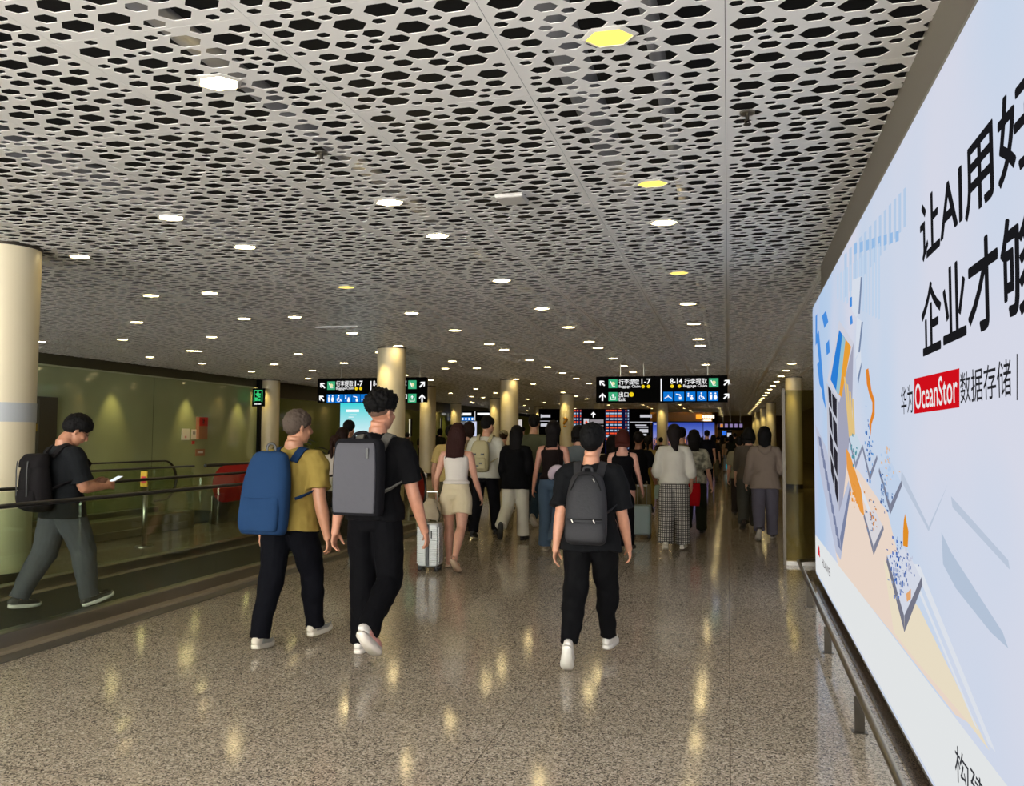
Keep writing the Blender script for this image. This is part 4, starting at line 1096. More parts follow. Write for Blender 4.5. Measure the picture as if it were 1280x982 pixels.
    def hand(self, bm, Mw, side):
        k = self.s*(1 if self.sex == 'm' else .88)
        # frame at the wrist: -Z along the hand, palm faces the thigh (-side X), thumb ahead (+Y)
        tube(bm, [self.p(Mw, 0, 0, 0), self.p(Mw, 0, .002*k, -.03*k), self.p(Mw, 0, .003*k, -.065*k), self.p(Mw, -side*.002*k, .002*k, -.088*k)], [(.016*k, .020*k), (.016*k, .032*k), (.0145*k, .038*k), (.011*k, .036*k)], n=12, k=2, ref=tuple(Mw.to_3x3() @ Vector((0, 1, 0))))
        c = self.curl
        for i, (y, ln) in enumerate(((.029, .072), (.010, .080), (-.009, .074), (-.027, .058))):
            M0 = Mw @ T(-side*.002*k, y*k, -.084*k) @ rx((y)*260) @ ry(side*(c*.45+i*4))
            M1 = M0 @ T(0, 0, -ln*.45*k) @ ry(side*(c+i*3)); M2 = M1 @ T(0, 0, -ln*.32*k) @ ry(side*c*.7); M3 = M2 @ T(0, 0, -ln*.24*k)
            tube(bm, [self.p(M0, 0, 0, .014*k), self.p(M0, 0, 0, 0), self.p(M1, 0, 0, 0), self.p(M2, 0, 0, 0), self.p(M3, 0, 0, 0)], [(v*k, v*k) for v in (.0095, .0095, .0088, .008, .006)], n=8)
        M0 = Mw @ T(-side*.008*k, .022*k, -.022*k) @ rx(34) @ ry(side*20)
        M1 = M0 @ T(0, 0, -.042*k) @ rx(-14) @ ry(side*12); M2 = M1 @ T(0, 0, -.032*k) @ ry(side*10) @ rx(-6); M3 = M2 @ T(0, 0, -.024*k)
        tube(bm, [self.p(M0, 0, 0, 0), self.p(M1, 0, 0, 0), self.p(M2, 0, 0, 0), self.p(M3, 0, 0, 0)], [(v*k, v*k) for v in (.015, .012, .0095, .007)], n=8)
    # ---- clothing
    def top(self, m, hem=.0, sleeve=.6, loose=.014, name='shirt', flare=0.0, neckline=.318, wide=1.0, fold=.010, length=None, collar=False, tuck=False):
        """hem: height above the hips (fraction of H); sleeve: 0 none, 1 to the elbow, 2 to the wrist"""
        H, g = self.H, self.g; fem = self.sex == 'f'
        bm = bmesh.new(); C, S = self.chest, self.spine; L = loose
        prof = []
        lo = max(0, min(1, -hem/.06)); hi = max(0, min(1, (hem-.02)/.05))
        for mm, z, a, b in ((S, hem, .101+.018*lo-.016*hi, .080+.004*lo-.014*hi), (S, hem+.03 if hem < .03 else hem+.02, .102+.010*lo-.018*hi, .079-.010*hi), (S, .045, .098, .072), (S, .09, .084 if not fem else .074, .060), (C, .16, .090 if not fem else .080, .064), (C, .21, .100 if not fem else .089, .068), (C, .250, .100 if not fem else .088, .060), (C, .284, .076, .048), (C, neckline-.006, .043, .041)):
            if prof and z <= prof[-1][1]+.005: continue
            prof.append((mm, z, a, b))
        P = [self.p(mm, 0, 0, z*H) for mm, z, a, b in prof]
        Rr = []
        for i, (mm, z, a, b) in enumerate(prof):
            l = L*(1 if i < len(prof)-2 else .35)+(flare if i == 0 else flare*.5 if i == 1 else 0)
            wd = wide if i < len(prof)-2 else 1
            Rr.append((a*H*g*wd+l, b*H*g*wd+l))
        if sleeve == 0:
            P = P[:-2]; Rr = Rr[:-2]
            P.append(self.p(C, 0, 0, .262*H)); Rr.append((.070*H*g, .050*H+.006))
        tube(bm, P, Rr, n=22, ref=tuple((self.pelvis.to_3x3() @ Vector((0, 1, 0)))), k=2)
        k = 1 if not fem else .86
        if sleeve == 0:
            for sd in (-1, 1):      # straps
                tube(bm, [self.p(C, sd*.060*H, .035*H, .240*H), self.p(C, sd*.052*H, .016*H, .293*H), self.p(C, sd*.052*H, -.020*H, .293*H), self.p(C, sd*.058*H, -.05*H, .240*H)], (.020, .008), n=8, k=3, ref=tuple(C.to_3x3() @ Vector((0, 1, .3))))
        else:
            for Ms, Me, Mw, side in self.arms:
                e = loose*.9
                up = [(C, side*.045*H, .262*H, .034), (Ms, -side*.004*H, 0, .036), (Ms, 0, -.05*H, .036), (Ms, 0, -.10*H, .034)]
                pts = [self.p(mm, x, 0, z) for mm, x, z, r in up]; rr = [(r*H*k*g+e, r*H*k*g+e) for mm, x, z, r in up]
                if sleeve < 1:
                    z = -.172*H*max(sleeve, .3); pts = [q for q, u in zip(pts, up) if not (u[0] is Ms and u[2] < z+.012)]; rr = rr[:len(pts)]
                    pts.append(self.p(Ms, 0, 0, z)); rr.append((.034*H*k*g+e*1.6, .034*H*k*g+e*1.6))
                else:
                    pts += [self.p(Me, 0, 0, .012*H), self.p(Me, 0, 0, -.03*H)]; rr += [(.031*H*k*g+e,)*2, (.030*H*k*g+e,)*2]
                    if sleeve >= 2: pts += [self.p(Me, 0, 0, -.09*H), self.p(Me, 0, 0, -.142*H)]; rr += [(.027*H*k*g+e,)*2, (.021*H*k*g+e*.8,)*2]
                tube(bm, pts, rr, n=14, k=2)
        if collar:
            tube(bm, [self.p(C, .040*H*cos(a), .002+.036*H*sin(a), (.312*H+.010*sin(a)*-1)) for a in [2*pi*q/18 for q in range(18)]], (.006, .018), n=8, loop=True, ref=(0, 0, 1))
        return obj(name, bm, m, self.root, mods=(remesh(.0075 if self.near else .0125), soften(3), folds(fold, .10)))
    def trousers(self, m, waist=.06, thigh=.060, knee=.046, hem=.038, end=1.0, name='trousers', fold=.016, ground=.012):
        """end: 1 to the ankle; below 1, shorts ending at that fraction of the leg"""
        H, g = self.H, self.g
        bm = bmesh.new(); S = self.spine; ref = tuple(self.pelvis.to_3x3() @ Vector((0, 1, 0)))
        tube(bm, [self.p(S, 0, 0, waist*H), self.p(S, 0, 0, .03*H), self.p(S, 0, -.004*H, -.01*H), self.p(S, 0, 0, -.045*H)], [(.083*H*g+.006, .060*H*g+.006), (.094*H*g+.006, .066*H*g+.006), (.098*H*g+.008, .074*H*g+.006), (.082*H*g, .06*H*g)], n=20, k=2, ref=ref)
        for Mh, Mk, Ma, Mf, side in self.legs:
            pts = [self.p(Mh, -side*.016*H, -.004*H, .030*H), self.p(Mh, -side*.006*H, -.004*H, -.02*H), self.p(Mh, 0, 0, -.10*H)]
            rr = [(thigh*.74*H*g, thigh*.85*H*g), (thigh*.95*H*g, thigh*1.04*H*g)]+[((thigh*.62+knee*.38)*H*g,)*2]
            if end >= 1:
                pts += [self.p(Mk, 0, 0.004*H, .02*H), self.p(Mk, 0, .004*H, -.03*H), self.p(Mk, 0, -.002*H, -.11*H), self.p(Mk, 0, -.004*H, -.19*H), self.p(Ma, 0, -.002*H, ground*H)]
                rr += [(knee*1.04*H*g,)*2, (knee*H*g,)*2, ((knee*.5+hem*.5)*H*g,)*2, (hem*H*g,)*2, (hem*1.04*H*g,)*2]
            else:
                z = -.245*H*end; pts[-1] = self.p(Mh, 0, 0, z*.55); pts.append(self.p(Mh, 0, 0, z)); rr[-1] = ((thigh*.5+hem*.5)*H*g,)*2; rr.append((hem*H*g,)*2)
            tube(bm, pts, rr, n=16, k=3)
        return obj(name, bm, m, self.root, mods=(remesh(.008 if self.near else .0125), soften(3), folds(fold, .12)))
    def skirt(self, m, z1, r1, name='dress', fold=.012, z0=.08, back=0):
        H = self.H; bm = bmesh.new()
        n = 5; pts = []; rr = []
        base = Vector(self.p(self.spine, 0, 0, z0*H))
        for i in range(n+1):
            t = i/n; z = base.z+(z1-base.z)*t
            pts.append((base.x*(1-t), base.y*(1-t)+back*t, z)); hip = .070+.028*min(1, t*3)
            r = hip*H*(1-t)+r1*t
            rr.append((r+.008, r*.80+.008))
        tube(bm, pts, rr, n=22, k=2, ref=(0, 1, 0))
        return obj(name, bm, m, self.root, mods=(remesh(.0125), soften(2), folds(fold, .10)))
    def shoes(self, m, sole=None, kind='trainer', colors=None):
        k = self.H*.158/.275*(1 if self.sex == 'm' else .97)
        prof = [(-.075, .020, .040), (-.068, .030, .066), (-.045, .035, .086), (-.01, .036, .094), (.025, .037, .085), (.06, .041, .066), (.10, .045, .054), (.14, .045, .045), (.172, .036, .038), (.192, .018, .026)]
        for Mh, Mk, Ma, Mf, side in self.legs:
            F = Mf @ T(0, .005, -.04*self.H)   # sole level at z = 0 of this frame
            bm = bmesh.new()
            pts = []; rr = []
            for y, wd, h in prof:
                if kind == 'sandal': h = .02
                if kind == 'low': h = min(h, .062)
                pts.append(tuple(F @ Vector((0, y*k, (.012+h/2)*k)))); rr.append((wd*k, (h/2)*k))
            up = tuple(F.to_3x3() @ Vector((0, 0, 1)))
            if kind == 'sandal':
                tube(bm, [tuple(F @ Vector((-.044*k, .08*k, .012))), tuple(F @ Vector((-.02*k, .085*k, .055*k))), tuple(F @ Vector((.02*k, .085*k, .055*k))), tuple(F @ Vector((.044*k, .08*k, .012)))], (.012, .004), n=8, k=3)
                tube(bm, [tuple(F @ Vector((-.033*k, 0, .012))), tuple(F @ Vector((-.03*k, -.055*k, .05*k))), tuple(F @ Vector((0, -.078*k, .06*k))), tuple(F @ Vector((.03*k, -.055*k, .05*k))), tuple(F @ Vector((.033*k, 0, .012)))], (.007, .004), n=8, k=3)
            else:
                tube(bm, pts, rr, n=16, ref=up, k=2, expo=2.4)
            sh = obj('shoe', bm, m, self.root, smooth=True)
            bm = bmesh.new()
            out = []
            sp = [(-.082, .012), (-.076, .026), (-.05, .036), (0, .036), (.05, .040), (.10, .048), (.145, .047), (.18, .036), (.198, .016)]
            L_ = [Vector((-w_*k*1.02, y*k, 0)) for y, w_ in sp]; R_ = [Vector((w_*k*1.02, y*k, 0)) for y, w_ in sp][::-1]
            th = .030*k if kind == 'trainer' else .018*k
            rocker = lambda v: Vector((v.x, v.y, max(0, (v.y-.12*k))*.18))
            prism(bm, [F @ rocker(v) for v in L_+R_], F.to_3x3() @ Vector((0, 0, th)))
            bmesh.ops.bevel(bm, geom=[e for e in bm.edges], offset=.004, segments=2, affect='EDGES')
            obj('sole', bm, sole or m, sh, smooth=True)
            if kind == 'trainer' and self.near:
                bm = bmesh.new()
                for q in range(4):
                    y = (.028+q*.018)*k; z = (.100-q*.010)*k
                    tube(bm, [tuple(F @ Vector((-.022*k, y, z-.006))), tuple(F @ Vector((0, y+.004, z+.004*k))), tuple(F @ Vector((.022*k, y, z-.006)))], .003, n=6, k=2)
                obj('laces', bm, sole or m, sh)
                bm = bmesh.new(); ball(bm, (0, -.01*k, .098*k), (.031*k, .040*k, .012*k), 14, F); obj('shoe_collar', bm, mat('shoe_lining', '4c4844', rough=.9), sh, smooth=True)
                if colors:
                    bm = bmesh.new()
                    tube(bm, [tuple(F @ Vector((sd, y*k, .052*k))) for sd, y in ((-.036*k, -.03), (-.039*k, .04), (-.046*k, .10), (-.030*k, .165))], (.003, .017), n=8, k=3, ref=up)
                    tube(bm, [tuple(F @ Vector((sd, y*k, .052*k))) for sd, y in ((.036*k, -.03), (.039*k, .04), (.046*k, .10), (.030*k, .165))], (.003, .017), n=8, k=3, ref=up)
                    obj('coloured_side', bm, colors, sh, smooth=True)
    # ---- hair
    def short_hair(self, c='0d0b0a', thick=.020, nape=-.072, front=.045, tuft=.006, seed=1, side_fade=None, sideburn=-.02):
        k = self.hs; h = self.headM; bm = bmesh.new(); rb = Vector((seed*3.1, seed*1.7, seed*.9))
        vs = ball(bm, (0, 0, 0), 1.0, 72 if self.near else 40)
        for v in vs:
            d = v.co.normalized()
            az = atan2(d.x, d.y)    # 0 ahead, pi behind
            back = (1-cos(az))/2
            edge = front*(1-back)**1.4 + (nape)*back**.6
            if abs(d.x) > .55 and back < .62: edge = min(edge, .012-.030*back)
            z = d.z*.098
            base = Vector((d.x*.074, d.y*.091-.010, d.z*.090+.028))
            edge += .010*noise.noise(d*9+rb)
            t = max(0.0, min(1.0, (base.z-edge)/(.022+.040*back)))
            t = t**.8
            topw = max(0, min(1, (base.z-.01)/.08))
            sidew = abs(d.x)*(1-topw)*max(0, 1-max(0, back-.6)*2.2)
            th = thick*(.80+.20*topw)*(1-.72*sidew)+tuft*noise.noise(d*5+rb)*(.4+topw)+tuft*.7*noise.noise(d*13+rb)+.0016*noise.noise(Vector((d.x*60, d.y*60, d.z*14)))
            r = (-.010)+(th+.010)*t
            v.co = (base+d*r)*k
        bmesh.ops.transform(bm, matrix=h, verts=bm.verts)
        o = obj('hair', bm, hairm(c), self.root, smooth=True)
        if side_fade:
            bm = bmesh.new(); vs = ball(bm, (0, 0, 0), 1.0, 30)
            for v in vs:
                d = v.co.normalized(); az = atan2(d.x, d.y); back = (1-cos(az))/2
                base = Vector((d.x*.0745, d.y*.0915-.010, d.z*.090+.028)); edge = .02*(1-back)+(nape-.02)*back
                t = max(0.0, min(1.0, (base.z-edge)/.02)); v.co = (base+d*(-.006+.0085*t))*k
            bmesh.ops.transform(bm, matrix=h, verts=bm.verts)
            obj('shaved_hair', bm, mat('fade_'+side_fade, side_fade, rough=.8), self.root, smooth=True)
        return o
    def long_hair(self, c='120d0b', length=.30, width=.080, wave=.006, seed=1, taper=.8, ponytail=False, bob=False, depth=.045, side=0.0):
        self.short_hair(c, thick=.022, nape=-.075, tuft=.004, seed=seed, front=.045)
        k = self.hs; h = self.headM; bm = bmesh.new()
        if ponytail:
            pts = [self.p(h, 0, -.085*k, .035*k), self.p(h, 0, -.125*k, .03*k), self.p(h, side, -.14*k, -.03*k), self.p(h, side*1.5, -.125*k, -.03*k-length*.5), self.p(h, side*1.6, -.10*k, -.03*k-length)]
            tube(bm, pts, [(.018, .018), (.024, .024), (width*.5, .03), (width*.5, .028), (width*.12, .008)], n=14, k=4, ref=(0, 1, 0))
        else:
            hz = self.p(h, 0, -.05*k, 0)
            pts = [self.p(h, 0, -.020*k, .095*k), self.p(h, 0, -.040*k, .03*k), self.p(h, 0, -.052*k, -.05*k)]
            e = Vector(self.p(h, 0, -.052*k, -.05*k))
            down = []
            n = 3
            for i in range(1, n+1):
                t = i/n; bx = e.x+side*t; by = e.y-(.085*t**.8 if length > .12 else .012*t); down.append((bx, by, e.z-length*t))
            pts += down
            rr = [(.060*k, .060*k), (max(.098*k, width*.9), .078*k), (width*1.02, .066*k)]+[(width*(1-(1-taper)*(i/n)), depth*(1-.35*i/n)) for i in range(1, n+1)]
            tube(bm, pts, rr, n=26, k=4, ref=(0, 1, 0))
            if True:
                # keep the face clear
                inv = h.inverted()
                for v in bm.verts:
                    q = inv @ v.co
                    if q.y > .02*k and q.z > -.16*k: v.co = h @ Vector((q.x, .02*k, q.z))
        rb = Vector((seed*2.3, .7, seed*1.1))
        for v in bm.verts:
            a = atan2(v.co.x-pts[0][0], v.co.y-pts[0][1])
            f = noise.noise(Vector((cos(a)*6, sin(a)*6, v.co.z*1.5))+rb)
            v.co += Vector((cos(a*1), sin(a), 0))*0 + Vector((v.co.x-pts[-1][0], v.co.y-pts[-1][1], 0)).normalized()*f*wave*2
        zz = min(v.co.z for v in bm.verts)
        for v in bm.verts:
            if v.co.z < zz+.03: v.co.z += noise.noise(v.co*40)*.03
        return obj('long_hair', bm, hairm(c), self.root, smooth=True)
    def strap(self, m, side, w=.022, top=.298, off=.012, back_y=-.075, bottom=.10, fx=.062, name='strap', parent=None, inv=None, front=.075, th=.006):
        H = self.H*1.0; C = self.chest; g = self.g
        pts = [self.p(C, side*fx*.75*H, (back_y)*H-.01, (top-.035)*H), self.p(C, side*fx*.92*H, (-.030)*H, (top+.008)*H+off), self.p(C, side*fx*H, .012*H, (top+.004)*H+off), self.p(C, side*fx*1.04*H, (front-.008)*H*g+off, (top-.05)*H),
               self.p(C, side*fx*1.15*H, front*H*g+off, .205*H), self.p(C, side*(.100*H*g+.02), .02*H, .155*H), self.p(C, side*(.085*H*g+.02), -.045*H*g-off, .12*H), self.p(C, side*.07*H, back_y*H-.03, bottom*H)]
        bm = bmesh.new(); n = len(pts)
        rr = [(w, th)]*5+[(w*.7, th*.8), (w*.45, th*.7), (w*.4, th*.7)]
        P = catmull([tuple(p)+r for p, r in zip(pts, rr)], 5)
        # flat ribbon with its width across the body
        ctr = Vector(self.p(C, 0, 0, .22*H)); rings = []
        for i, q in enumerate(P):
            c = Vector(q[:3]); t = (Vector(P[min(i+1, len(P)-1)][:3])-Vector(P[max(i-1, 0)][:3])).normalized()
            o_ = (c-ctr); o_ -= (C.to_3x3() @ Vector((1, 0, 0)))*o_.dot(C.to_3x3() @ Vector((1, 0, 0)))*.6; o_ -= t*o_.dot(t); o_.normalize(); wv = t.cross(o_).normalized()
            rings.append([bm.verts.new(c+wv*(a*q[3])+o_*(b*q[4])) for a, b in ((-1, -1), (1, -1), (1, 1), (-1, 1))])
        for A, B in zip(rings, rings[1:]):
            for j in range(4): bm.faces.new((A[j], A[(j+1) % 4], B[(j+1) % 4], B[j]))
        bm.faces.new(rings[0][::-1]); bm.faces.new(rings[-1])
        return obj(name, bm, m, parent, M=inv)

def thing_on(person, name, label, cat, x, y, z, group=None):
    """a carried thing: a top-level Empty at x, y, z of the person's frame; returns root and the matrix that brings person-frame vertices into it"""
    r = empty(name, tuple(person.world @ Vector((x, y, z))), person.root.rotation_euler.z)
    tag(r, label, cat, group)
    return r, T(-x, -y, -z)
def sack(bm, C, rings, n=28, expo=3.2, k=3):
    """rounded box loft: rings = (x, y, z, half width, half depth) in frame C"""
    P = catmull([tuple(r) for r in rings], k) if k > 1 else rings
    R = []
    for q in P:
        ring = []
        for j in range(n):
            a = 2*pi*j/n; ca, sa = cos(a), sin(a)
            ca = math.copysign(abs(ca)**(2/expo), ca); sa = math.copysign(abs(sa)**(2/expo), sa)
            ring.append(bm.verts.new(C @ Vector((q[0]+q[3]*ca, q[1]+q[4]*sa, q[2]))))
        R.append(ring)
    for A, B in zip(R, R[1:]):
        for j in range(n): bm.faces.new((A[j], A[(j+1) % n], B[(j+1) % n], B[j]))
    bm.faces.new(R[0][::-1]); bm.faces.new(R[-1])
def backpack(P, label, m, z0, z1, w, d, pocket=None, pocket_z=.5, straps=None, name='backpack', boxy=False, handle=True, zips=None, group=None, tilt=0, pm=None, yoff=0.0, dx=0.0, sw=.026):
    """z0..z1 fraction of H above the hips; w, d half width / half depth in metres"""
    H = P.H; C = P.chest @ T(dx, 0, 0); yb = -(.066*H*P.g+.018)-d+yoff
    zc = (z0+z1)/2*H; C = C @ T(0, yb, zc) @ rx(tilt) @ T(0, -yb, -zc)
    base = C @ Vector((0, yb, z0*H))
    r, inv = thing_on(P, name, label, 'backpack', base.x, base.y, base.z, group)
    h = (z1-z0)*H
    bm = bmesh.new()
    if boxy: rg = [(0, yb, z0*H, w*.86, d*.8), (0, yb, z0*H+.012, w*.97, d*.97), (0, yb, z0*H+h*.5, w, d), (0, yb, z1*H-.06, w*.96, d*.93), (0, yb, z1*H-.012, w*.86, d*.74), (0, yb, z1*H, w*.76, d*.6)]
    else: rg = [(0, yb, z0*H, w*.70, d*.62), (0, yb-.004, z0*H+.03, w*.95, d*.98), (0, yb-.012, z0*H+h*.35, w, d*1.1), (0, yb-.006, z0*H+h*.7, w*.93, d*.95), (0, yb+.006, z1*H-.035, w*.72, d*.68), (0, yb+.014, z1*H, w*.42, d*.36)]
    sack(bm, C, rg, expo=4.5 if boxy else 2.7)
    smooth_angle(obj('bag_body', bm, m, r, M=inv), 60)
    return r, inv, C, yb, h
# ------------------------------------------------------------------ the people in the hall
def spot_of(px, gy, ty, Y=None):
    """where someone stands whose feet meet the floor at pixel (px, gy) and whose head ends at pixel row ty"""
    if Y is None:
        g = onz(px, gy); X, Y_ = g.x, g.y
    else:
        d = ray(px, gy); X, Y_ = d.x/d.y*Y, Y
    return X, Y_, ony(px, ty, Y_).z
BLACKC = cloth('black', '0b0b0d'); BLACKP = cloth('black_trousers', '07070a'); WHITESH = mat('white_shoe', 'cfcac2', rough=.5); WHITESOLE = mat('white_sole', 'd9d5cc', rough=.5)
DARKSH = mat('dark_shoe', '1a1a1c', rough=.5)
STR = dict(R=(22, 6, 2), L=(-17, 30, -38))          # right foot ahead
STL = dict(L=(22, 6, 2), R=(-17, 30, -38))

# --- man with the grey backpack
p = Person(-2.50, 5.62, 1.90, near=True, lean=2, R=(0, 52, -44), L=(4, 3, 0), RA=(6, 13, 10, 0), LA=(-10, 8, 10, 0), head=(-18, -2, 3), girth=1.04, skinc='b07c62',
           label='tall man in a black polo shirt with a grey boxy backpack, one heel raised')
p.top(BLACKC, hem=-.01, sleeve=.78, loose=.018, name='polo_shirt', collar=True, fold=.024)
p.trousers(BLACKP, thigh=.062, knee=.048, hem=.040, ground=-.004, fold=.026)
p.shoes(WHITESH, mat('sole_cream', 'd8cfc4', rough=.5), colors=mat('pink_violet_side', 'c98f86', rough=.5))
p.short_hair('0b0a0a', thick=.032, tuft=.016, nape=-.02, seed=3, side_fade='5a4234')
GREYP = cloth('grey_melange', '505055'); DGREY = cloth('charcoal_pack', '17171a')
r, inv, C, yb, h = backpack(p, 'grey boxy laptop backpack with black sides on the tall man', DGREY, .018, .296, .186, .078, boxy=True, tilt=0, dx=-.035)
H = p.H
bm = bmesh.new(); z0 = .018*H; z1 = .296*H
sack(bm, C, [(0, yb-.062, z0+.018, .146, .012), (0, yb-.070, z0+.03, .156, .016), (0, yb-.076, z0+h*.5, .160, .018), (0, yb-.070, z1-.08, .150, .016), (0, yb-.058, z1-.035, .135, .012), (0, yb-.05, z1-.028, .12, .006)], expo=6)
o = obj('front_panel', bm, GREYP, r, M=inv); smooth_angle(o, 60)
bm = bmesh.new(); sack(bm, C, [(0, yb-.087, z0+h*.47, .158, .006), (0, yb-.088, z0+h*.478, .158, .008), (0, yb-.087, z0+h*.486, .158, .006)], k=1, expo=6)
obj('pocket_seam', bm, mat('seam_pale', '8d8d90', rough=.7), o)
bm = bmesh.new(); q = C @ Vector((.10, yb-.092, z0+h*.80)); box(bm, q.x-.009, q.x+.009, q.y-.004, q.y+.006, q.z-.035, q.z+.035); obj('rubber_badge', bm, M_RUBBER, o, M=inv)
bm = bmesh.new(); tube(bm, [C @ Vector((-.07, yb+.03, z1-.01)), C @ Vector((-.05, yb+.03, z1+.035)), C @ Vector((.03, yb+.03, z1+.045)), C @ Vector((.075, yb+.03, z1-.01))], (.012, .006), n=8, k=4); obj('grab_handle', bm, DGREY, r, M=inv, smooth=True)
for sd in (-1, 1): p.strap(cloth('grey_strap', '5a5853'), sd, w=.032, name='shoulder_strap', parent=r, inv=inv, back_y=-.070, top=.292, off=.020, th=.008)

# --- man in the khaki polo with the blue backpack
p = Person(-3.22, 5.66, 1.775, near=True, lean=4, R=(22, 12, 0), L=(-11, 6, -8), RA=(-4, 11, 14, 0), LA=(6, 10, 10, 0), head=(-32, 0, 2), girth=1.12, skinc='a8785c',
           label='man in a khaki polo shirt with a plain blue backpack and white trainers')
p.top(cloth('khaki', '86743a'), hem=-.035, sleeve=.72, loose=.022, name='polo_shirt', collar=True, fold=.028)
p.trousers(cloth('navy_black_trousers', '07080e'), thigh=.062, knee=.047, hem=.036, ground=-.002, fold=.026)
p.shoes(mat('offwhite_shoe', 'c9c0b0', rough=.5), mat('sole_offwhite', 'cfc8b8', rough=.5), colors=mat('grey_green_side', '8f9088', rough=.5))
p.short_hair('4a4038', thick=.014, tuft=.006, nape=-.084, seed=5)
BLUE = cloth('steel_blue', '1c3556'); BLUED = cloth('deep_blue', '152c4c')
r, inv, C, yb, h = backpack(p, 'plain blue school-style backpack on the man in khaki', BLUE, -.050, .296, .190, .088, tilt=-4, dx=-.065)
H = p.H; z0 = -.050*H
bm = bmesh.new(); sack(bm, C, [(0, yb-.055, z0+.02, .10, .035), (0, yb-.068, z0+.035, .150, .045), (0, yb-.078, z0+.15, .160, .046), (0, yb-.070, z0+.25, .150, .040), (0, yb-.060, z0+.275, .14, .03), (0, yb-.05, z0+.28, .12, .02)], expo=3.4)
o = obj('front_pocket', bm, BLUE, r, M=inv); smooth_angle(o, 60)
bm = bmesh.new(); tube(bm, [C @ Vector((x, yb-.112+abs(x)*abs(x)*1.5, z0+.255)) for x in (-.135, -.09, -.03, .03, .09, .135)], .004, n=6, k=2); obj('pocket_zip', bm, BLUED, o, M=inv)
bm = bmesh.new(); tube(bm, [C @ Vector((-.032, yb+.01, .296*H-.02)), C @ Vector((-.032, yb, .296*H+.035)), C @ Vector((0, yb, .296*H+.058)), C @ Vector((.032, yb, .296*H+.035)), C @ Vector((.032, yb+.01, .296*H-.02))], (.010, .004), n=8, k=4); obj('grab_handle', bm, M_RUBBER, r, M=inv, smooth=True)
for sd in (-1, 1): p.strap(BLUED, sd, w=.030, name='shoulder_strap', parent=r, inv=inv, back_y=-.075, top=.290, off=.020, th=.006)

# --- man in black with the black backpack
p = Person(-.95, 5.86, 1.637, near=True, lean=3, L=(-16, 18, -52), R=(19, 8, 0), RA=(8, 9, 12, 0), LA=(-14, 7, 14, 0), head=(-4, 0, 0), girth=1.04, skinc='b98468',
           label='young man all in black with a slim black backpack and white trainers')
p.top(cloth('washed_black', '101113'), hem=-.06, sleeve=.86, loose=.028, name='t_shirt', fold=.032)
p.trousers(cloth('black_joggers', '09090b'), thigh=.064, knee=.050, hem=.036, ground=.012, fold=.034)
p.shoes(WHITESH, WHITESOLE, colors=mat('pale_side', 'd8d4cb', rough=.5))
p.short_hair('0a0a0b', thick=.028, tuft=.007, nape=-.082, seed=8)
PK = mat('cloth_pack_black', '121217', rough=.7, bump=.2, bscale=60)
r, inv, C, yb, h = backpack(p, 'slim soft black backpack with silver zip pulls on the man in black', PK, -.030, .276, .146, .060, tilt=-3, dx=.0)
H = p.H; z0 = -.030*H; z1 = .276*H
bm = bmesh.new(); sack(bm, C, [(0, yb-.040, z0+.012, .10, .025), (0, yb-.052, z0+.03, .132, .030), (0, yb-.058, z0+.09, .138, .030), (0, yb-.050, z0+.155, .128, .026), (0, yb-.035, z0+.165, .11, .016)], expo=3)
o = obj('front_pocket', bm, PK, r, M=inv); smooth_angle(o, 60)
bm = bmesh.new(); tube(bm, [C @ Vector((x, yb-.073-.012*(1-(x/.12)**2), z0+.172)) for x in (-.12, -.06, 0, .06, .12)], .004, n=6, k=2); tube(bm, [C @ Vector((-.105, yb-.05, z1-.13)), C @ Vector((-.06, yb-.055, z1-.04)), C @ Vector((0, yb-.05, z1-.02)), C @ Vector((.06, yb-.055, z1-.04)), C @ Vector((.105, yb-.05, z1-.13))], .004, n=6, k=3)
obj('zip', bm, M_BLACK, r, M=inv)
bm = bmesh.new()
for x, z in ((.06, z0+.17), (-.09, z0+.17), (.05, z1-.05)): tube(bm, [C @ Vector((x, yb-.085 if z < z0+.2 else yb-.062, z)), C @ Vector((x+.012, yb-.088 if z < z0+.2 else yb-.066, z-.022))], .004, n=6)
obj('zip_pull', bm, M_STEEL, r, M=inv)
bm = bmesh.new(); tube(bm, [C @ Vector((-.03, yb+.02, z1-.015)), C @ Vector((-.025, yb+.02, z1+.03)), C @ Vector((.025, yb+.02, z1+.03)), C @ Vector((.03, yb+.02, z1-.015))], (.009, .004), n=8, k=4); obj('grab_handle', bm, PK, r, M=inv, smooth=True)
for sd in (-1, 1): p.strap(PK, sd, w=.028, name='shoulder_strap', parent=r, inv=inv, back_y=-.070, top=.290, off=.024, th=.006)

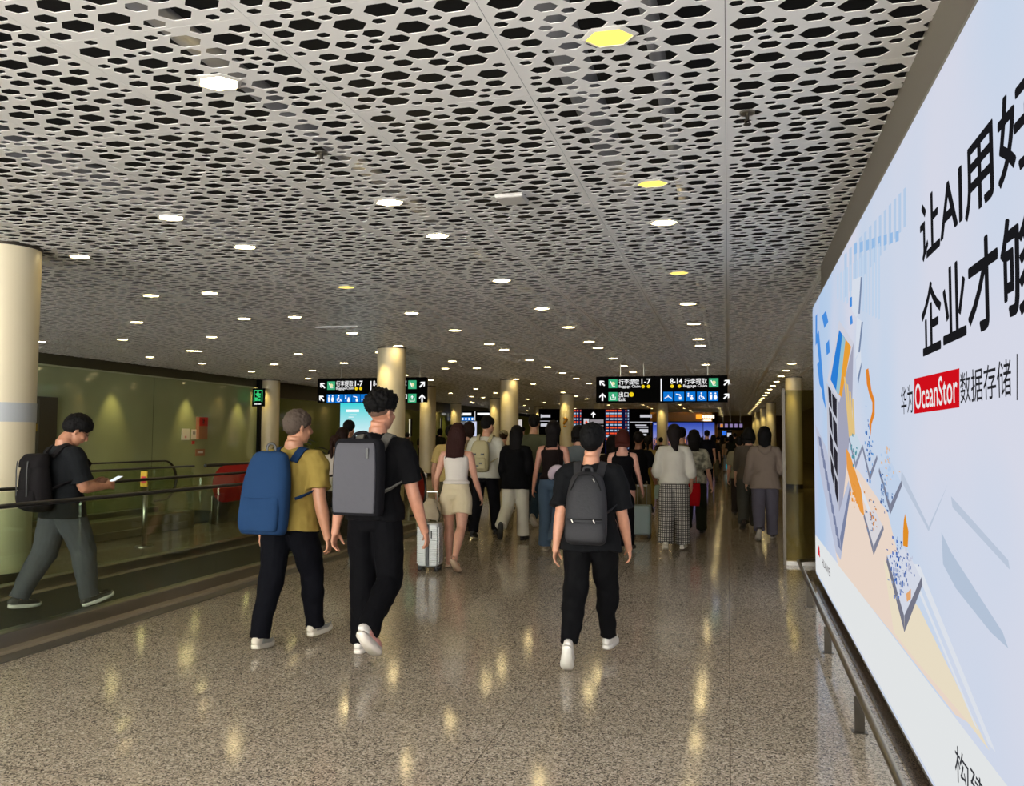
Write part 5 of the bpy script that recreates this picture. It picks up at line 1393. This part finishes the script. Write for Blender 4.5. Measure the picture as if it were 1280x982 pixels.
# --- man on the moving walkway with a phone
p = Person(-5.80, 6.20, 1.765, near=True, heading=-20, lean=-1, L=(-15, 12, -6), R=(19, 8, 14), RA=(14, 4, 78, 18), LA=(16, 4, 80, 20), head=(-18, 30, 0), girth=1.10, skinc='a8765a', curl=38, z0=.022,
           label='man in a black polo and grey trousers reading a phone on the moving walkway')
p.top(cloth('black_polo', '16181a'), hem=-.05, sleeve=.80, loose=.022, name='polo_shirt', collar=True, fold=.014)
p.trousers(cloth('slate_grey', '45474c'), thigh=.068, knee=.054, hem=.042, ground=.004, fold=.022)
p.shoes(mat('grey_black_shoe', '3a3936', rough=.6), WHITESOLE, colors=mat('dark_side', '22221f', rough=.6))
p.short_hair('0c0b0b', thick=.032, tuft=.008, nape=-.070, seed=11)
bm = bmesh.new(); h_ = p.headM; k = p.s
for sd in (-1, 1): tube(bm, [h_ @ Vector((sd*.030*k+.020*cos(a)*k, .094*k, .006*k+.014*sin(a)*k)) for a in [2*pi*q/14 for q in range(14)]], .0016, n=5, loop=True); tube(bm, [h_ @ Vector((sd*.050*k, .092*k, .010*k)), h_ @ Vector((sd*.078*k, .03*k, .010*k)), h_ @ Vector((sd*.080*k, -.012*k, .004*k))], .0018, n=5)
obj('glasses', bm, M_DKSTEEL, p.root)
hb = Vector(p.p(p.arms[0][2], -.01, .01, -.10)); lb = Vector(p.p(p.arms[1][2], .01, .01, -.10)); q = (hb*.75+lb*.25)+Vector((-.03, .05, .03))
r, inv = thing_on(p, 'mobile_phone', 'phone with lit screen held by the man on the walkway', 'phone', q.x, q.y, q.z)
MM = T(q) @ rz(10) @ rx(24)
bm = bmesh.new(); box(bm, -.038, .038, -.078, .078, -.004, .004, bev=.003); bmesh.ops.transform(bm, matrix=MM, verts=bm.verts); obj('phone_body', bm, M_STEEL, r, M=inv)
bm = bmesh.new(); box(bm, -.034, .034, -.073, .073, .004, .005); bmesh.ops.transform(bm, matrix=MM, verts=bm.verts); obj('lit_screen', bm, emat('phone_screen', 'e6eef2', 1.2), r, M=inv)
PB = cloth('old_black_pack', '171516')
r, inv, C, yb, h = backpack(p, 'black roll-top backpack on the man reading his phone', PB, -.01, .265, .185, .090, tilt=4)
H = p.H
bm = bmesh.new(); sack(bm, C, [(0, yb-.06, .0, .11, .03), (0, yb-.08, .03, .15, .04), (0, yb-.09, .13, .15, .04), (0, yb-.07, .19, .13, .03)], expo=3); o = obj('front_pocket', bm, PB, r, M=inv); smooth_angle(o, 60)
bm = bmesh.new(); sack(bm, C, [(0, yb-.01, .262*H-.09, .17, .085), (0, yb+.0, .262*H-.03, .165, .085), (0, yb+.02, .262*H+.02, .14, .06)], expo=3); o = obj('flap', bm, PB, r, M=inv); smooth_angle(o, 60)
bm = bmesh.new()
for sd in (-1, 1): tube(bm, [C @ Vector((sd*.09, yb-.10, .262*H-.03)), C @ Vector((sd*.09, yb-.115, .20*H)), C @ Vector((sd*.09, yb-.13, .13))], (.010, .003), n=8, k=2)
obj('buckle_strap', bm, M_RUBBER, r, M=inv)
for sd in (-1, 1): p.strap(PB, sd, w=.030, name='shoulder_strap', parent=r, inv=inv, back_y=-.075, top=.290, off=.024, th=.008)

# --- woman in the white vest top and cream shorts
X, Y, H = spot_of(568, 713, 532)
p = Person(X-.03, Y+.12, H*1.005, near=True, sex='f', lean=2, L=(6, 2, 0), R=(-14, 22, -42), RA=(14, 10, 16, 0), LA=(-4, 16, 44, 0), label='woman with dark red-brown hair in a white vest top and cream shorts', skinc='c4917a', girth=1.02)
p.top(cloth('white_ribbed', 'd6cfc6'), hem=.06, sleeve=0, loose=.006, name='vest_top', fold=.005)
o = p.trousers(cloth('cream_shorts', 'd0c2a2'), waist=.075, thigh=.066, hem=.068, end=.60, name='shorts', fold=.016)
p.shoes(mat('tan_sandal', 'b08a74', rough=.6), mat('tan_sole', 'c0a58c', rough=.6), kind='sandal')
p.long_hair('2a1512', length=.22, width=.118, taper=.95, seed=2, depth=.06)
womanX, womanY, wp_ = X, Y, p
# suitcase with the beige bag on it, pulled by her left hand
def suitcase(X, Y, rot, label, m, w=.36, h=.56, d=.23, rib=True, strip=True, tilt=0, handle=.42):
    r = empty('suitcase', (X, Y, 0), radians(rot)); tag(r, label, 'suitcase')
    bm = bmesh.new(); sack(bm, Matrix.Identity(4), [(0, 0, .06, w*.46, d*.44), (0, 0, .075, w*.5, d*.5), (0, 0, .06+h*.5, w*.5, d*.5), (0, 0, .045+h, w*.5, d*.5), (0, 0, .06+h, w*.46, d*.44)], k=1, expo=7, n=40)
    b_ = obj('shell', bm, m, r); smooth_angle(b_, 40)
    if rib:
        bm = bmesh.new(); n = 17
        for i in range(n):
            z = .10+(h-.09)*i/(n-1)
            for sx in (-1, 1):
                box(bm, min(sx*w*.10, sx*w*.47), max(sx*w*.10, sx*w*.47), -d*.5-.012, -d*.5+.01, z-.009, z+.009, bev=.003)
                box(bm, min(sx*w*.46, sx*(w*.5+.010)), max(sx*w*.46, sx*(w*.5+.010)), -d*.4, d*.4, z-.009, z+.009)
        obj('ribs', bm, m, r)
    if strip:
        bm = bmesh.new(); box(bm, -w*.075, w*.075, -d*.5-.014, -d*.5+.005, .07, .05+h, bev=.003); box(bm, w*.17, w*.22, -d*.5-.022, -d*.5, .04+h*.70, .04+h*.88, bev=.004); obj('black_strip', bm, M_RUBBER, r)
        bm = bmesh.new()
        for a in (30, 90, 150): 
            u = Vector((cos(radians(a)), 0, sin(radians(a))))*.018; n_ = Vector((-u.z, 0, u.x))*.18; c = Vector((0, -d*.5-.015, .06+h*.72)); prism(bm, [c-u-n_, c+u-n_, c+u+n_, c-u+n_], Vector((0, -.002, 0)))
        obj('maker_mark', bm, mat('chrome_mark', 'cfcfcf', rough=.2, metal=1), r)
    bm = bmesh.new(); box(bm, -w*.5, w*.5, -d*.46, d*.46, .048, .072, bev=.008); obj('base_frame', bm, M_RUBBER, r)
    for sx in (-1, 1):
        for sy in (-1, 1):
            bm = bmesh.new(); c = (sx*w*.40, sy*d*.34)
            for q in (-1, 1): tube(bm, [(c[0]+q*.011-.006, c[1], .024), (c[0]+q*.011+.006, c[1], .024)], .024, n=14)
            box(bm, c[0]-.014, c[0]+.014, c[1]-.012, c[1]+.012, .024, .06); obj('wheel', bm, M_RUBBER, r)
    bm = bmesh.new()
    for sx in (-1, 1): tube(bm, [(sx*w*.24, d*.36, .05+h), (sx*w*.24, d*.36, .06+h+handle)], .008, n=8)
    tube(bm, [(-w*.27, d*.36, .06+h+handle), (w*.27, d*.36, .06+h+handle)], .014, n=10); obj('pull_handle', bm, M_STEEL, r)
    return r
X, Y, _ = spot_of(536.5, 713, 640)
suitcase(X, Y+.02, 4, 'ribbed silver suitcase with black centre strip beside the woman in shorts', mat('silver_shell', 'c4c6c6', rough=.35, metal=.2), w=.25, h=.50, d=.22, handle=.36)
r = empty('drawstring_bag', (X, Y, .585)); tag(r, 'crumpled beige bag lying on top of the ribbed silver suitcase', 'bag')
bm = bmesh.new(); sack(bm, Matrix.Identity(4), [(0, .02, .0, .10, .07), (0, .02, .015, .13, .10), (0, .01, .10, .125, .10), (.01, .02, .18, .095, .08), (.02, .03, .24, .05, .05), (.02, .03, .25, .02, .02)], expo=2.3); o = obj('bag_body', bm, cloth('beige_bag', 'a0937c'), r, smooth=True, mods=(folds(.05, .07),))
bm = bmesh.new(); tube(bm, [(.09, -.02, .17), (.14, -.04, .08), (.13, -.05, 0)], .008, n=6, k=3); obj('strap', bm, cloth('dark_olive_strap', '3b372c'), r)
o.location = (0, 0, .012)

# --- middle distance: quick builder
def someone(px, gy, ty, label, Y=None, sex='m', topc='222222', bottomc='15151a', hairc='0d0b0a', hair='short', sleeve=.75, hem=-.03, legs=STR, shoes=None, solec=None, loose=.016, thigh=.060, knee=.048, hemr=.042, short=None, lean=3, heading=0, RA=(-12, 7, 14, 0), LA=(12, 7, 14, 0),
            hl=.3, hw=.108, head=(0, 0, 0), girth=1.0, topname='t_shirt', bottomname='trousers', skinc='b98a70', group=None, hk='trainer', dress=None, matb=None, matt=None, fold=.012, taper=.8, tilt=0, side=0):
    X, Y_, H = spot_of(px, gy, ty, Y)
    p = Person(X, Y_, H*1.012, sex=sex, heading=heading, lean=lean, girth=girth, RA=RA, LA=LA, head=head, label=label, skinc=skinc, group=group, **legs)
    p.top(matt or cloth(topc, topc), hem=hem, sleeve=sleeve, loose=loose, name=topname, fold=fold)
    if dress: p.skirt(matt or cloth(topc, topc), dress[0], dress[1], name='long_skirt')
    else: p.trousers(matb or cloth(bottomc, bottomc), thigh=thigh, knee=knee, hem=hemr, end=1 if short is None else short, name=bottomname, ground=0.0)
    p.shoes(mat('shoe_'+(shoes or '1c1c1e'), shoes or '1c1c1e', rough=.6), mat('sole_'+(solec or '2a2826'), solec or '2a2826', rough=.6), kind=hk)
    if hair == 'short': p.short_hair(hairc, seed=int(px))
    elif hair == 'pony': p.long_hair(hairc, length=hl, width=.05, ponytail=True, seed=int(px), side=side)
    else: p.long_hair(hairc, length=hl, width=hw, seed=int(px), taper=taper, side=side)
    return p

# man in a white shirt with the cream backpack
p = someone(606, 672, 522, 'man in a loose white striped shirt with a cream backpack', topc='b4b2a4', bottomc='0d0d11', sleeve=1.4, loose=.030, hem=-.03, topname='shirt', legs=dict(L=(-12, 8, -10), R=(20, 6, 6)), shoes='141416', head=(-25, 2, 0), LA=(0, 12, 40, 20), RA=(8, 10, 30, 0))
CR_ = cloth('cream_pack', 'a89f7c')
r, inv, C, yb, h = backpack(p, 'cream daypack with black buckles on the man in the white shirt', CR_, .02, .275, .155, .08, tilt=-3, dx=-.03)
bm = bmesh.new(); sack(bm, C, [(0, yb-.06, .07, .10, .03), (0, yb-.075, .10, .125, .04), (0, yb-.075, .22, .12, .04), (0, yb-.06, .26, .10, .03)], expo=3); obj('front_pocket', bm, CR_, r, M=inv, smooth=True)
bm = bmesh.new()
for x, z in ((-.06, .30), (.07, .30), (.0, .12), (.05, .16)): q = C @ Vector((x, yb-.11, z)); box(bm, q.x-.022, q.x+.022, q.y-.012, q.y+.03, q.z-.012, q.z+.012)
obj('buckle', bm, M_RUBBER, r, M=inv)
for sd in (-1, 1): p.strap(CR_, sd, w=.026, name='shoulder_strap', parent=r, inv=inv, off=.03, th=.006)

someone(644, 675, 534, 'woman in a black cardigan and white wide trousers with one sole showing', sex='f', topc='09090b', bottomc='b9b3a2', hair='long', hairc='0b0808', hl=.26, hw=.105, sleeve=2.1, loose=.036, hem=-.075, topname='cardigan', thigh=.066, knee=.055, hemr=.052, legs=dict(R=(6, 3, 0), L=(-14, 40, -68)), shoes='1c1613', solec='15120f', RA=(4, 9, 52, 0), LA=(4, 9, 52, 0))
p = someone(666, 657, 517, 'tall man in a grey-green T-shirt walking beyond the black cardigan', topc='4c4f3c', bottomc='1d2c38', legs=STL, shoes='a8a094', solec='b8b0a2', girth=1.05)
p = someone(690, 690, 529, 'woman in a dark sleeveless top and blue jeans carrying a neck pillow', sex='f', topc='17100f', bottomc='3d4c5c', hair='long', hairc='0e0a0a', hl=.16, hw=.095, sleeve=0, loose=.008, hem=.03, topname='sleeveless_top', bottomname='jeans', thigh=.064, knee=.052, hemr=.056, legs=dict(L=(8, 2, 0), R=(-12, 26, -40)), shoes='8a7a64', solec='b0a48c', RA=(-6, 14, 34, 0), LA=(0, 12, 18, 0), skinc='b07c68')
q = p.p(p.chest, .11, -.19, .07*p.H)
r, inv = thing_on(p, 'neck_pillow', 'pale lilac horseshoe neck pillow behind the woman in jeans', 'neck pillow', *q)
bm = bmesh.new()
MM = T(q) @ rx(-70) @ rz(200)
tube(bm, [MM @ Vector((.085*cos(radians(a)), .095*sin(radians(a)), 0)) for a in range(-60, 241, 20)], [.030]+[.048]*14+[.030], n=14); obj('pillow_body', bm, cloth('lilac', 'b8a9b4'), r, M=inv, smooth=True)
bm = bmesh.new(); tube(bm, [p.p(p.chest, .05*p.H, -.06*p.H, .26*p.H), tuple(Vector(q)+Vector((.02, .02, .09)))], .006, n=6); obj('hanging_strap', bm, cloth('dark_strap', '241a18'), r, M=inv)

p = someone(722, 668, 530, 'person with dark curly hair in a pale blue-grey top beside the man in black', Y=12.5, sex='f', topc='5c6468', bottomc='22262c', hair='long', hairc='0c0909', hl=.05, hw=.10, sleeve=1.2, legs=STL, taper=1.0)
someone(778, 690, 541, 'woman with short auburn hair in a long black sleeveless dress', sex='f', topc='08080b', hair='long', hairc='3c1710', hl=.06, hw=.105, sleeve=0, loose=.012, hem=-.02, topname='dress', dress=(.10, .155), legs=dict(R=(10, 4, 0), L=(-8, 8, -14)), shoes='1a1210', RA=(16, 12, 12, 0), LA=(-6, 8, 12, 0), skinc='c08d7a', taper=1.0)
someone(765, 668, 543, 'dark-haired woman in a dark brown top holding a phone up', Y=13.2, sex='f', topc='1d1612', bottomc='2a241e', hair='long', hairc='100a08', hl=.14, hw=.10, sleeve=.8, legs=STR, LA=(30, 8, 95, 20))
someone(798, 668, 541, 'man in a black T-shirt and beige knee-length shorts', topc='0b0b0e', bottomc='8d805f', hairc='120d0b', short=.98, hemr=.062, thigh=.074, bottomname='shorts', legs=dict(R=(18, 6, 4), L=(-12, 22, -26)), shoes='121214', RA=(6, 12, 18, 0), skinc='8a5a42')
X, Y, _ = spot_of(802, 672, 640)
suitcase(X, Y, 0, 'pale blue-green upright suitcase beside the man in beige shorts', mat('pale_teal_shell', '7f918f', rough=.35), w=.30, h=.46, d=.22, rib=False, strip=False, handle=.30)
someone(810, 640, 544, 'woman in a mustard top with a low dark ponytail', sex='f', topc='87713a', bottomc='7d6a34', hair='pony', hairc='0e0b0a', hl=.16, legs=STL, loose=.022, sleeve=1.2)
# plaid trousers
def plaid():
    m = bpy.data.materials.new('cloth_plaid'); m.use_nodes = True; nt = m.node_tree; N = nt.nodes.new; L = nt.links.new; b = nt.nodes['Principled BSDF']; b.inputs['Roughness'].default_value = .85
    tc = N('ShaderNodeTexCoord'); sp = N('ShaderNodeSeparateXYZ'); L(tc.outputs['Object'], sp.inputs[0]); outs = []
    for ax in (0, 2):
        mu = N('ShaderNodeMath'); mu.operation = 'MULTIPLY'; mu.inputs[1].default_value = 1/.030; L(sp.outputs[ax], mu.inputs[0])
        fr = N('ShaderNodeMath'); fr.operation = 'FRACT'; L(mu.outputs[0], fr.inputs[0]); c = N('ShaderNodeMath'); c.operation = 'LESS_THAN'; c.inputs[1].default_value = .36; L(fr.outputs[0], c.inputs[0]); outs.append(c)
    ad = N('ShaderNodeMath'); ad.operation = 'MAXIMUM'; L(outs[0].outputs[0], ad.inputs[0]); L(outs[1].outputs[0], ad.inputs[1])
    mx = N('ShaderNodeMix'); mx.data_type = 'RGBA'; mx.inputs['A'].default_value = lin('9a958c'); mx.inputs['B'].default_value = lin('2b2724'); L(ad.outputs[0], mx.inputs[0]); L(mx.outputs['Result'], b.inputs['Base Color']); return m
p = someone(843, 688, 535, 'woman in a white sweater and black-and-white checked wide trousers', sex='f', topc='b4afa2', hair='long', hairc='16100e', hl=.19, hw=.085, sleeve=1.9, loose=.036, hem=.0, topname='sweater', matb=plaid(), thigh=.072, knee=.064, hemr=.062, legs=dict(R=(5, 2, 0), L=(-8, 12, -18)), shoes='c8c0b0', solec='d0c8ba', LA=(0, 14, 60, 30), RA=(0, 14, 40, 20), taper=.3, side=.03)
q = p.p(p.chest, -.17, -.02, -.01*p.H)
r, inv = thing_on(p, 'tote_bag', 'grey-green tote bag hanging at the left of the checked trousers', 'bag', q[0], q[1], q[2]-.20)
bm = bmesh.new(); sack(bm, T(q), [(0, 0, -.20, .10, .03), (0, 0, -.10, .105, .04), (0, 0, 0, .095, .02)], expo=5, k=2); obj('bag_body', bm, cloth('grey_green', '5c6354'), r, M=inv, smooth=True)
bm = bmesh.new(); tube(bm, [Vector(q)+Vector(v) for v in ((-.06, 0, -.01), (-.04, 0, .08), (.04, 0, .08), (.06, 0, -.01))], .006, n=6, k=3); obj('bag_handle', bm, cloth('grey_green', '5c6354'), r, M=inv)
someone(852, 668, 533, 'short-haired woman with a tan scarf just beyond the white sweater', Y=16.2, sex='f', topc='5c5136', bottomc='1c1c1c', hairc='0a0908', legs=STL, sleeve=1.2)
def blotch():
    m = mat('cloth_patterned', '8b8878', rough=.85, var=.55, vscale=16); return m
p = someone(868, 668, 536, 'woman in a patterned grey T-shirt and olive trousers beside a red bag', sex='f', matt=blotch(), topc='8b8878', bottomc='25271a', hair='long', hairc='0c0908', hl=.15, hw=.10, sleeve=.9, loose=.026, hem=-.02, legs=STR, thigh=.066, knee=.055, hemr=.050, RA=(-8, 12, 30, 0), shoes='0d0e18')
q = p.p(p.chest, -.02, -.20, -.02*p.H)
r, inv = thing_on(p, 'tote_bag', 'bright red tote bag carried by the woman in the patterned T-shirt', 'bag', q[0], q[1], q[2]-.36)
bm = bmesh.new(); sack(bm, T(q), [(0, 0, -.36, .11, .04), (0, 0, -.20, .125, .05), (0, 0, -.02, .12, .03), (0, 0, 0, .12, .02)], expo=5, k=2); obj('bag_body', bm, cloth('bright_red', 'b0121c'), r, M=inv, smooth=True)
bm = bmesh.new(); tube(bm, [Vector(q)+Vector(v) for v in ((-.06, 0, -.01), (-.05, .04, .2), (.0, .06, .34), (.05, .04, .2), (.06, 0, -.01))], .006, n=6, k=3); obj('bag_handle', bm, cloth('bright_red', 'b0121c'), r, M=inv)
bm = bmesh.new()
for i, w_ in enumerate((.05, .03)): c = Vector(q)+Vector((-.05, -.055, -.13-i*.03)); box(bm, c.x-w_*.5, c.x+w_*.5, c.y-.004, c.y+.01, c.z-.005, c.z+.005)
obj('white_print', bm, M_WHITE, r, M=inv)

# right-hand pair
p = someone(957, 674, 535, 'woman with long black hair in a pinkish hooded jacket near the glass partition', sex='f', topc='6f635a', bottomc='4a4750', hair='long', hairc='080708', hl=.26, hw=.10, sleeve=2.0, loose=.040, hem=-.07, topname='hooded_jacket', thigh=.068, knee=.056, hemr=.048, legs=dict(R=(10, 3, 0), L=(-12, 30, -46)), shoes='1d1a1a', solec='8c8478', RA=(10, 16, 70, 20), LA=(0, 12, 30, 0))
bm = bmesh.new(); tube(bm, [p.p(p.chest, -.075, -.04, .31*p.H), p.p(p.chest, -.05, -.11, .275*p.H), p.p(p.chest, 0, -.135, .262*p.H), p.p(p.chest, .05, -.11, .275*p.H), p.p(p.chest, .075, -.04, .31*p.H)], [.03, .045, .055, .045, .03], n=12, k=3); obj('hood', bm, cloth('6f635a', '6f635a'), p.root, smooth=True)
p = someone(937, 662, 536, 'woman in a beige top and loose grey trousers left of the hooded jacket', sex='f', topc='4b443c', bottomc='3b3b36', hair='long', hairc='0a0908', hl=.07, hw=.115, sleeve=1.3, loose=.03, thigh=.072, knee=.06, hemr=.056, legs=dict(R=(12, 5, 0), L=(-14, 24, -30)), shoes='2a1d18')
p = someone(925, 645, 545, 'person in a pale T-shirt with a dark shoulder bag beyond the beige top', topc='7d7660', bottomc='2c2622', legs=STL, RA=(0, 8, 60, 0))
q = p.p(p.chest, .05, -.17, .08*p.H); r, inv = thing_on(p, 'shoulder_bag', 'small black bag on the back of the person in the pale T-shirt', 'bag', *q)
bm = bmesh.new(); sack(bm, T(q), [(0, 0, -.16, .08, .04), (0, 0, 0, .10, .05), (0, 0, .14, .08, .03)], expo=3, k=2); obj('bag_body', bm, BLACKC, r, M=inv, smooth=True)
bm = bmesh.new(); tube(bm, [Vector(q)+Vector((0, .02, .12)), Vector(p.p(p.chest, -.07, -.03, .31*p.H)), Vector(p.p(p.chest, -.1, .09, .25*p.H))], .012, n=6, k=3); obj('bag_strap', bm, BLACKC, r, M=inv)

# left of centre
someone(415, 690, 543, 'woman in a white blouse with a low ponytail between the two backpacks', Y=11.4, sex='f', topc='b3a99c', bottomc='1b1b1c', hair='pony', hairc='2a1a14', hl=.28, sleeve=1.2, legs=STR, loose=.024)
someone(424, 675, 533, 'woman with long brown hair in a dark top before the cyan screen', Y=12.1, sex='f', topc='15110f', bottomc='131316', hair='long', hairc='1d110d', hl=.30, hw=.10, sleeve=1.2, legs=STL)
someone(432, 662, 524, 'short-haired man in dark clothes before the cyan screen', Y=12.9, topc='15110f', bottomc='131316', legs=STR)
p = someone(540, 590, 533, 'distant man in black walking with a dark handbag', topc='0b0b0e', bottomc='0a0a0d', hairc='0a0808', legs=STR, skinc='a07860')
q = p.p(p.chest, -.36, 0, -.02*p.H); r, inv = thing_on(p, 'hand_bag', 'dark bag at the side of the distant man in black', 'bag', q[0], q[1], q[2]-.2)
bm = bmesh.new(); sack(bm, T(q), [(0, 0, -.25, .16, .08), (0, 0, -.10, .18, .10), (0, 0, 0, .14, .06)], expo=3, k=2); obj('bag_body', bm, cloth('dark_olive', '22241a'), r, M=inv, smooth=True)
bm = bmesh.new(); tube(bm, [Vector(q)+Vector(v) for v in ((-.08, 0, -.01), (0, 0, .12), (.08, 0, -.01))], .01, n=6, k=3); obj('bag_handle', bm, BLACKC, r, M=inv)
someone(549, 592, 535, 'distant companion in dark grey beside the man with the dark handbag', sex='f', topc='2b2d22', bottomc='151515', hair='long', hairc='0a0808', hl=.1, legs=STL)
someone(561, 660, 530, 'person in a pale yellow T-shirt beyond the woman in cream shorts', Y=12.8, topc='a8925c', bottomc='4c4634', hairc='0a0807', legs=STR, LA=(0, 14, 30, 0), girth=1.05)
someone(584, 655, 526, 'brown-haired woman half hidden behind the cream backpack', Y=14.0, sex='f', topc='7b6a50', bottomc='2a2620', hair='long', hairc='20130d', hl=.1, legs=STL)
p = someone(628, 640, 537, 'person in a beige cap and dark red top beyond the black cardigan', Y=17.0, topc='4a1c18', bottomc='2c2a24', hairc='2a1a10', legs=STR)
bm = bmesh.new(); vs = ball(bm, (0, 0, 0), 1.0, 18)
for v in vs: v.co = Vector((v.co.x*.098, v.co.y*.115-.008, max(v.co.z, -.1)*.10+.058))
tube(bm, [(0, .08, .05), (0, .13, .045), (0, .165, .035)], [(.075, .008), (.07, .006), (.04, .004)], n=14, k=2, ref=(0, 0, 1)); bmesh.ops.transform(bm, matrix=p.headM, verts=bm.verts); obj('cap', bm, cloth('beige_cap', '8b8266'), p.root, smooth=True)

# far down the hall
someone(884, 604, 537, 'distant man in a dark navy shirt in front of the skyline screen', topc='0d0f1a', bottomc='0c0d14', legs=STR, girth=1.05)
someone(892, 602, 543, 'distant dark-haired woman beside the man in navy', sex='f', topc='1a1614', bottomc='55503f', hair='long', hairc='0a0808', hl=.15, legs=STL)
far = [(898, 583, 545, 'm', '2c2a22', '1c1f26', 'distant person in olive and dark jeans under the amber portal'), (903, 586, 544, 'f', '35281c', '2a2420', 'distant woman in a brown top right of the amber portal'),
       (909, 588, 547, 'm', '8a7460', '6d7484', 'distant person in pale tan with light trousers in mid hall'), (914, 592, 543, 'f', '1c1e1a', '1c1c1e', 'distant woman in dark green in mid hall'),
       (919, 584, 541, 'm', '22261c', '181818', 'distant man in dark green near the row of right columns'), (929, 600, 541, 'm', '1c1c18', '161616', 'distant dark-clothed man close to the right columns'),
       (877, 590, 546, 'f', '221e1c', '161618', 'distant person in charcoal left of the man in navy'), (528, 572, 538, 'm', '26221c', '1a1a1a', 'distant person in brown by the white backlit panel'),
       (508, 575, 540, 'm', '1b1a18', '141414', 'distant dark-clothed person left of the white backlit panel'), (653, 585, 533, 'm', '332a20', '1c1c1c', 'distant person behind the man in the grey-green T-shirt'),
       (738, 600, 545, 'f', '2b2622', '1a1a1a', 'distant woman behind the man in black'), (826, 600, 546, 'm', '3a3226', '1e1e1e', 'distant person in brown left of the woman in white sweater')]
for i, (px, gy, ty, sx, tc, bc, lab) in enumerate(far):
    someone(px, gy, ty, lab, Y={528: 36, 508: 30, 877: 43, 898: 43}.get(px), sex=sx, topc=tc, bottomc=bc, hair='short' if sx == 'm' else 'long', hl=.14, legs=STR if i % 2 else STL, hairc='0b0908')
# little suitcase with a cyan light strip far away
X, Y, _ = spot_of(910, 590, 575)
r = suitcase(X, Y, 0, 'distant pale suitcase with a cyan glowing patch in mid hall', mat('pale_blue_shell', '7f8c98', rough=.4), w=.40, h=.55, d=.24, rib=False, strip=False)
bm = bmesh.new(); box(bm, -.09, .09, -.128, -.115, .16, .40); obj('cyan_panel', bm, emat('cyan_patch', '39b8c8', .7), r)
